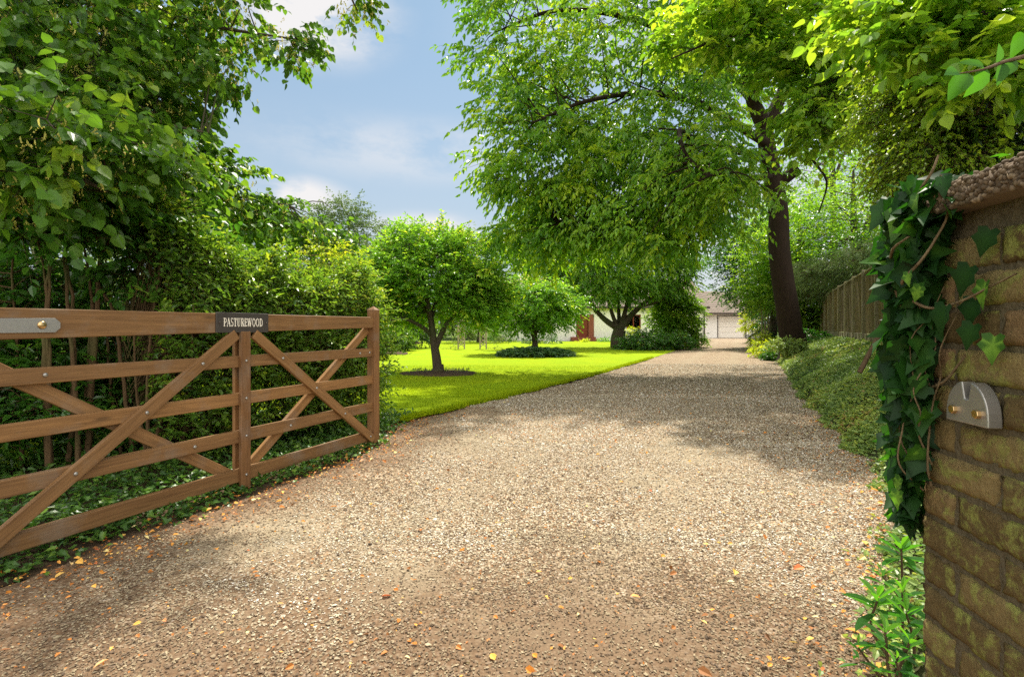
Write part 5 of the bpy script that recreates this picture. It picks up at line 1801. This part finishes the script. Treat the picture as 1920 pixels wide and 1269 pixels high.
# the old multi-limbed cherry by the house end of the lawn
r = np.random.default_rng(112)
Y = 29.5
b = at(1160, 650, Y); b[2] = gz(Y)
root = thing('old_cherry', 'old cherry with limbs forking low, in front of the white bungalow', 'tree', tuple(b))
tr, bh, cr, tw = MB(), MB(), MB(), MB()
fk = at(1162, 618, Y)
sk = [limb(tr, [b + V3(0, 0, -.1), at(1159, 635, Y), fk], .48, .34, 12, 12)]
for pts, r0 in (([fk, at(1135, 600, Y), at(1112, 575, Y), at(1090, 540, Y), at(1060, 510, Y)], .19), ([fk, at(1150, 595, Y), at(1140, 560, Y), at(1130, 520, Y)], .15),
                ([fk, at(1180, 595, Y), at(1200, 575, Y), at(1230, 550, Y), at(1260, 520, Y)], .22), ([fk, at(1172, 585, Y), at(1180, 550, Y), at(1195, 510, Y)], .17), ([fk, at(1160, 580, Y + .6), at(1160, 540, Y + 1)], .15), ([at(1200, 575, Y), at(1235, 565, Y - .3), at(1285, 535, Y - .5)], .08)):
    sk.append(limb(tr, pts, r0, .04, 16, 8))
sk = np.vstack(sk)
crown(sk, [(at(1150, 470, Y), (4.0, 2.6, 2.2), 90), (at(1010, 460, Y - .5), (1.8, 1.7, 1.8), 24), (at(1120, 535, Y - .5), (3.8, 2.0, .75), 54), (at(1265, 500, Y), (1.1, 1.4, 1.3), 20), (at(1050, 400, Y), (2.2, 2, 1.4), 16)], r, cr, bh, tw, .75, 26, 9, .55, .17, .42, LEAF_LONG, .4, .5, .6, .46, .24, .014)
finish_tree(root, tr, bh, cr, tw, M['bark'], M['cherry'])

# shrubs by the drive's left edge
def mound(name, label, base, env, mat, seed, puff, nspray, L, slen=.3, wid=.5, tmpl=LEAF_OVAL, cat='shrub', group=None, bark='twig', nl=8, **kw):
    base = np.asarray(base, float)
    st_ = [[base, base + (np.asarray(e[0]) - base) * .6, np.asarray(e[0])] for e in env]
    return shrub(name, label, cat, base, st_, env, M[mat], M[bark], seed, puff, nspray, nl, slen, L, wid, tmpl, group, stem_r=.025, stalk='branches', **kw)  # this mesh carries the shrub's separate stems with their branches and twigs


Y = 27.0
mound('dark_shrub', 'low spreading dark green shrub at the lawn corner beside the drive', V3(6.9, Y, gz(Y)), [(at(1215, 642, Y), (1.35, 1.0, .55), 42), (at(1180, 655, Y), (.6, .6, .3), 12), (at(1270, 638, Y), (.6, .7, .45), 14)], 'lilac', 301, .36, 20, .12, .35)
Y = 30.5
mound('boundary_hedge', 'long clipped hedge closing the far left end of the lawn', V3(-14, 47, gz(47)), [(V3(x_, 47 + .6 * math.sin(x_), gz(47) + 1.6), (2.2, 1.2, 1.9), 16) for x_ in (-28, -24.5, -21, -17.5, -14, -10.5, -7, -4)], 'far', 300, .75, 22, .24, .5, cat='hedge')
Y = 30.5
mound('tall_shrub', 'tall light green shrub between the old cherry and the garage', V3(9.4, Y, gz(Y)), [(at(1268, 595, Y), (1.25, 1.0, 1.35), 60), (at(1255, 560, Y), (.9, .8, .8), 24), (at(1275, 635, Y), (1.0, .7, .6), 24)], 'beech', 302, .42, 30, .14, .38)
Y = 28.6
mound('light_shrub', 'small yellow-green shrub tucked behind the low dark one by the drive', V3(8.0, Y, gz(Y)), [(at(1268, 640, Y), (.45, .5, .4), 10), (at(1190, 625, Y + 2), (.4, .5, .35), 8)], 'golden', 303, .26, 14, .08, .25)

# plants at the foot of the bungalow
for k, (px, py, Y, rx, rz, mat, lab) in enumerate(((950, 640, 38.5, .9, .45, 'far', 'grey-green bush below the bungalow wall left of the door'), (1095, 645, 39.5, .45, .22, 'golden', 'low yellow flower clump at the bungalow wall right of the door step'),
        (1135, 642, 39.5, .55, .28, 'apple', 'small green bush at the bungalow wall between door and old cherry'), (1010, 640, 36.0, 1.6, .42, 'hosta', 'wide blue-green bush behind the hosta ring'),
        (880, 632, 39.0, 1.0, .7, 'far', 'rounded bush behind the right arch post'), (800, 628, 37.0, 1.5, .9, 'hedge', 'brownish mixed bush far behind the apple trunk'), (925, 622, 41.2, .8, .9, 'apple', 'bright bush against the left end of the bungalow'))):
    c = at(px, py, Y)
    mound('border_bush', lab, V3(c[0], Y, gz(Y)), [(c, (rx, rx * .7, rz), 14)], mat, 310 + k, max(.22, rz * .5), 16, .11, .28, group='bushes along the bungalow border', cat='bush')

# garden arch on the lawn
r = np.random.default_rng(130)
Y = 27.5
ax0, ax1 = (865 - 960) * .0275, (906 - 960) * .0275
az = gz(Y)
arch = thing('garden_arch', 'weathered lattice garden arch standing alone on the lawn', 'garden arch', ((ax0 + ax1) / 2, Y, az))
for ax in (ax0, ax1):
    lt = MB()
    for dx in (-.16, .16):
        lt.box((ax + dx - .035, Y - .035, az), (ax + dx + .035, Y + .035, az + 2.1))
    k = 0
    z = az + .15
    while z < az + 2.0:
        for s_ in (-1, 1):
            lt.tube([(ax - .14 * s_, Y - .005 * s_, z), (ax + .14 * s_, Y - .005 * s_, z + .24)], .018, 4)
        z += .2
    lt.build('side_panel', M['trellis'], arch)
lt = MB()
for o in (-.03, .03):
    lt.tube(smooth_path([(ax0 - .05, Y + o, az + 2.1), (ax0 + .2, Y + o, az + 2.45), ((ax0 + ax1) / 2, Y + o, az + 2.58), (ax1 - .2, Y + o, az + 2.45), (ax1 + .05, Y + o, az + 2.1)], 16), .03, 6)
lt.build('hoop', M['trellis'], arch)
for k, (px, lab) in enumerate(((845, 'thin young rose bush at the left foot of the lattice arch'), (927, 'thin young rose bush at the right foot of the lattice arch'))):
    c = at(px, 652, Y)
    mound('rose_bush', lab, V3(c[0], Y, gz(Y)), [(c, (.3, .25, .3), 7)], 'far', 330 + k, .16, 6, .06, .22, cat='bush', group='young roses by the arch')

# soil border and bushes at the left side of the lawn
bd = MB()
c0 = at(745, 652, 27.5)
ys = np.linspace(22, 40, 40)
xr = -4.6 - .12 * (ys - 22) + .25 * np.sin(ys * .9)
V = np.concatenate([np.stack([np.full(40, -12.0), ys, gz(ys) + .045], 1), np.stack([xr, ys, gz(ys) + .045], 1)])
i = np.arange(39)
bd.add(V, np.stack([i, 40 + i, 41 + i, i + 1], 1))
tag(bd.build('soil_border', M['soil'], None, True), kind='structure')
for k, (px, py, Y, rx, rz, mat, lab) in enumerate(((716, 615, 27.0, .9, 1.1, 'dark', 'dark evergreen bush in the border just right of the latch post'), (775, 605, 28.5, 1.0, 1.2, 'dark', 'dark bush in the border directly behind the apple trunk'),
        (745, 635, 25.5, .55, .4, 'hedge', 'small pale bush on the soil border'), (730, 560, 30.0, 1.8, 1.8, 'hedge', 'large bush at the back of the border'), (640, 590, 20.0, 1.8, 1.6, 'lilac', 'wide bush hidden behind the hedge end'))):
    c = at(px, py, Y)
    mound('shade_bush', lab, V3(c[0], Y, gz(Y)), [(c, (rx, rx * .8, rz), 22)], mat, 340 + k, .42, 18, .13, .35, cat='bush', group='bushes in the soil border')


# distant trees
def far_tree(label, px, py, Y, rx, rz, mat, seed, npf, L, name='distant_tree', ry=None, puff=None, trunk=.25, extra=(), ns=20, group='trees beyond the lawn', hang=.2, flat=.7):
    r = np.random.default_rng(seed)
    c = at(px, py, Y)
    b = V3(c[0], Y, gz(Y))
    root = thing(name, label, 'tree', tuple(b), group)
    tr, bh, cr, tw = MB(), MB(), MB(), MB()
    sk = [limb(tr, [b, (b + c) / 2 + V3(.1, 0, 0), c, c + V3(0, 0, rz * .8)], trunk, .04, 20, 8)]
    for k in range(5):
        e = c + rvec(r, 1)[0] * np.array([rx, ry or rx, rz]) * .6
        sk.append(limb(tr, [b + (c - b) * r.uniform(.5, .9), (b + (c - b) * .9 + e) / 2, e], trunk * .4, .02, 10, 6))
    env = [(c, (rx, ry or rx * .85, rz), npf)] + [(at(*e[:3]), e[3], e[4]) for e in extra]
    crown(np.vstack(sk), env, r, cr, bh, None, puff or rx * .28, ns, 8, rx * .18 + .2, L, .6, LEAF_QUAD, .15, hang, flat, .5, .25, .012)
    tr.build('trunk', M['bark'], root, True)
    bh.build('branches', M['bark'], root, True)
    cr.build('crown', M[mat], root)


far_tree('grey-green tree with an open top rising above the hedge', 655, 470, 33, 2.5, 2.6, 'fardark', 401, 60, .17, extra=((650, 400, 33, (1.3, 1.1, .8), 14), (605, 410, 33, (.5, .6, .7), 6)))
far_tree('low rounded tree left of the grey-green open-topped one', 585, 470, 36, 2.2, 2.2, 'far', 402, 36, .18)
far_tree('yellowish tree peeping between the hedge and the apple crown', 735, 490, 38, 2.4, 2.0, 'far', 403, 34, .18)
far_tree('broad tree directly behind the apple crown', 830, 515, 52, 4.2, 4.4, 'far', 404, 50, .26)
far_tree('tall hazy tree left of the spreading tree foliage', 930, 505, 56, 4.5, 5.0, 'far', 405, 46, .28)
far_tree('dark tree far behind the left hedge', 470, 500, 30, 3.2, 3.6, 'fardark', 406, 50, .19)
far_tree('bushy tree behind the left multi-stemmed shrubs', 300, 520, 22, 3.2, 2.6, 'far', 407, 60, .15)
far_tree('leafy tree at the far left behind the gate', 80, 500, 17, 3.0, 2.8, 'far', 408, 64, .13)
far_tree('small garden tree standing behind the gap between the apple tree and the flowering tree', 900, 555, 38.5, 1.9, 2.1, 'apple', 416, 40, .17)
far_tree('tree beyond the bungalow roof between cherry and arch', 1030, 540, 60, 4.5, 3.2, 'far', 409, 40, .3)
far_tree('tree behind the bungalow ridge near the garage', 1200, 520, 62, 5.0, 4.0, 'far', 410, 40, .3)
# right side, beyond the drive
far_tree('dark holly-like tree overhanging the right side of the garage drive', 1448, 480, 30, 2.4, 2.9, 'lilac', 411, 62, .15, 'evergreen_tree', extra=((1400, 530, 29.5, (1.5, 1.1, 1.3), 26), (1375, 460, 29.5, (1.1, 1.1, 1.5), 22)), group='trees along the right of the drive', ns=26)
far_tree('light green tree behind the dark trunk of the spreading tree', 1500, 470, 26, 2.6, 2.8, 'beech', 412, 100, .15, 'garden_tree', extra=((1445, 520, 26, (1.2, 1.2, 1.6), 30), (1560, 560, 25, (1.4, 1, 1.2), 26)), group='trees along the right of the drive', ns=24)
far_tree('thin-crowned tree showing sky above the fence', 1600, 400, 22, 2.6, 2.2, 'cherry', 413, 60, .13, 'garden_tree', group='trees along the right of the drive', ns=16)
far_tree('tall tree far right beyond the fence', 1760, 440, 19, 2.6, 3.0, 'cherry', 414, 80, .14, 'garden_tree', group='trees along the right of the drive')
far_tree('tall pale tree high behind the spreading tree', 1560, 250, 32, 4.5, 4.5, 'cherry', 415, 60, .18, 'garden_tree', group='trees along the right of the drive', ns=18)
# yew leaning over the fence
Y = 20.5
mound('yew_shrub', 'dark yew spilling over the top of the closeboard fence', V3(14.2, Y, 1.0), [(at(1585, 505, Y), (2.0, 1.0, .55), 40), (at(1545, 535, Y + 2.5), (1.3, 1.0, .6), 22), (at(1640, 480, Y - 2.5), (.9, .7, .4), 14)], 'fardark', 420, .42, 26, .13, .45, .22, LEAF_OVAL, cat='yew', hang=.45)
Y = 25.5
mound('ivy_bush', 'near-black ivy heap covering the far end of the fence', V3(14.3, Y, 1.0), [(at(1535, 575, Y), (1.2, .9, .9), 36), (at(1515, 600, Y + 3), (1.0, .8, .8), 18)], 'dark', 421, .4, 22, .11, .3, cat='ivy')
Y = 37.0
mound('yellow_shrub', 'bright yellow-green shrub beside the garage door', V3(16.7, Y, gz(Y)), [(at(1412, 602, Y), (.65, .7, .95), 20)], 'golden', 422, .34, 20, .12, .32)
Y = 33.0
mound('backing_hedge', 'dark green hedge mass behind the pale saplings right of the garage', V3(16.2, Y, gz(Y)), [(at(1455, 590, Y + 1), (1.2, 1.0, 1.3), 34), (at(1420, 570, Y + 3), (.8, .8, .8), 14)], 'lilac', 423, .42, 20, .13, .35, cat='hedge')
r = np.random.default_rng(140)
for k, (px, lab) in enumerate(((1428, 'leftmost of the pale thin saplings right of the garage drive'), (1434, 'second pale thin sapling right of the garage drive'), (1440, 'rightmost of the pale thin saplings right of the garage drive'))):
    Y = 29.0 + k * .2
    a = at(px, 640, Y); a[2] = gz(Y) + .3
    sp = thing('pale_sapling', lab, 'sapling', tuple(a), 'pale saplings right of the drive')
    mb = MB(); mb.tube(smooth_path([a, a + V3(.02, 0, 1.2), a + V3(.06 * (k - 1), 0, 2.4)], 10), np.linspace(.05, .03, 10), 7)
    mb.build('stem', M['trellis'], sp, True)
    lv = MB()
    n = 60
    Bp = a + V3(0, 0, 2.5) + r.normal(size=(n, 3)) * V3(.3, .3, .35)
    sprays(lv, None, Bp, rvec(r, n), .3, 7, .11, .5, LEAF_OVAL, r)
    lv.build('leaves', M['lilac'], sp)
for k, (px, py, Y, rx, rz, mat, lab) in enumerate(((1440, 655, 20.2, .52, .28, 'golden', 'acid yellow-green clump at the foot of the big dark trunk'), (1432, 640, 24.5, .5, .28, 'golden', 'small lime-green clump further up the right drive edge'), (1450, 668, 18.9, .28, .16, 'lilac', 'dark little clump in front of the acid green one'),
        (1428, 632, 29.5, .8, .35, 'hosta', 'blue-green bush below the pale saplings'), (1520, 634, 20.5, .7, .30, 'spurge', 'mid green clump just right of the big dark trunk'), (1475, 648, 17.2, .5, .12, 'cover', 'low leafy skirt around the big dark trunk'))):
    c = at(px, py, Y)
    mound('verge_plant', lab, V3(c[0], Y, c[2] - rz), [(c, (rx, rx * .8, rz), 16)], mat, 350 + k, .2, 16, .085, .22, cat='plant', group='plants along the right drive edge')

# evergreen spurge by the pier foot
r = np.random.default_rng(150)


def spurge(label, heads, base, seed):
    r = np.random.default_rng(seed)
    base = np.asarray(base, float)
    root = thing('spurge_plant', label, 'plant', tuple(base), 'evergreen plants at the pier foot')
    sm, lv = MB(), MB()
    for c, L, nlf in heads:
        c = np.asarray(c, float)
        p = smooth_path([base + r.normal(size=3) * np.array([.02, .02, 0]), (base + c) / 2 + r.normal(size=3) * .02, c], 10)
        sm.tube(p, np.linspace(.006, .0035, 10), 6)
        a = np.arange(nlf) * 2.4 + r.uniform(0, 6)
        el = np.interp(np.arange(nlf), [0, nlf - 1], [-.15, 1.1])
        D = np.stack([np.cos(a) * np.cos(el), np.sin(a) * np.cos(el), np.sin(el)], 1) + r.normal(size=(nlf, 3)) * .1
        P = c + np.stack([np.zeros(nlf), np.zeros(nlf), np.interp(np.arange(nlf), [0, nlf - 1], [-.05, .01])], 1)
        lv.leaves(fold_leaf([(.25, .32), (.6, .5), (.85, .3)], .08, -.15), P, D, V3(0, 0, 1) + r.normal(size=(nlf, 3)) * .2, L * np.interp(np.arange(nlf), [0, nlf - 1], [1.1, .6]), .27, np.clip(np.interp(np.arange(nlf), [0, nlf - 1], [.3, .95]) + r.normal(0, .1, nlf), 0, 1))
    sm.build('stem', M['twig'], root, True)
    lv.build('leaves', M['spurge'], root)


spurge('taller evergreen plant with bright whorled leaves by the foot of the pier', [(at(1690, 1028, 2.05), .115, 14), (at(1655, 1080, 2.0), .07, 9)], (1.58, 2.02, .02), 1)
spurge('lower dark whorled-leaf plant in front of the taller one at the pier foot', [(at(1645, 1125, 1.85), .125, 13), (at(1692, 1110, 1.85), .09, 11), (at(1700, 1150, 1.75), .10, 11)], (1.36, 1.82, .02), 2)
spurge('smallest evergreen plant at the very foot of the brick pier', [(at(1660, 1185, 1.66), .085, 11), (at(1705, 1205, 1.62), .09, 11), (at(1610, 1215, 1.66), .055, 8), (at(1680, 1240, 1.58), .065, 9)], (1.20, 1.64, .02), 3)
wv = MB()
n = 1100
y = 1.25 + 2.2 * r.random(n) ** 1.5
x = right_x(y) + r.normal(.06, .11, n)
P = np.stack([x, y, gz(y) + .03 + .10 * r.random(n) * (y < 2.2)], 1)
wv.leaves(LEAF_IVY, P, rvec(r, n) * V3(1, 1, .4), UP + r.normal(size=(n, 3)) * .5, r.uniform(.018, .045, n), .6, np.clip(r.random(n) * .85, 0, 1))
tag(wv.build('verge_weeds', M['cover']), kind='stuff')

# tidy: drop the builder's own marker
for o in S.objects:
    if '_w' in o:
        del o['_w']
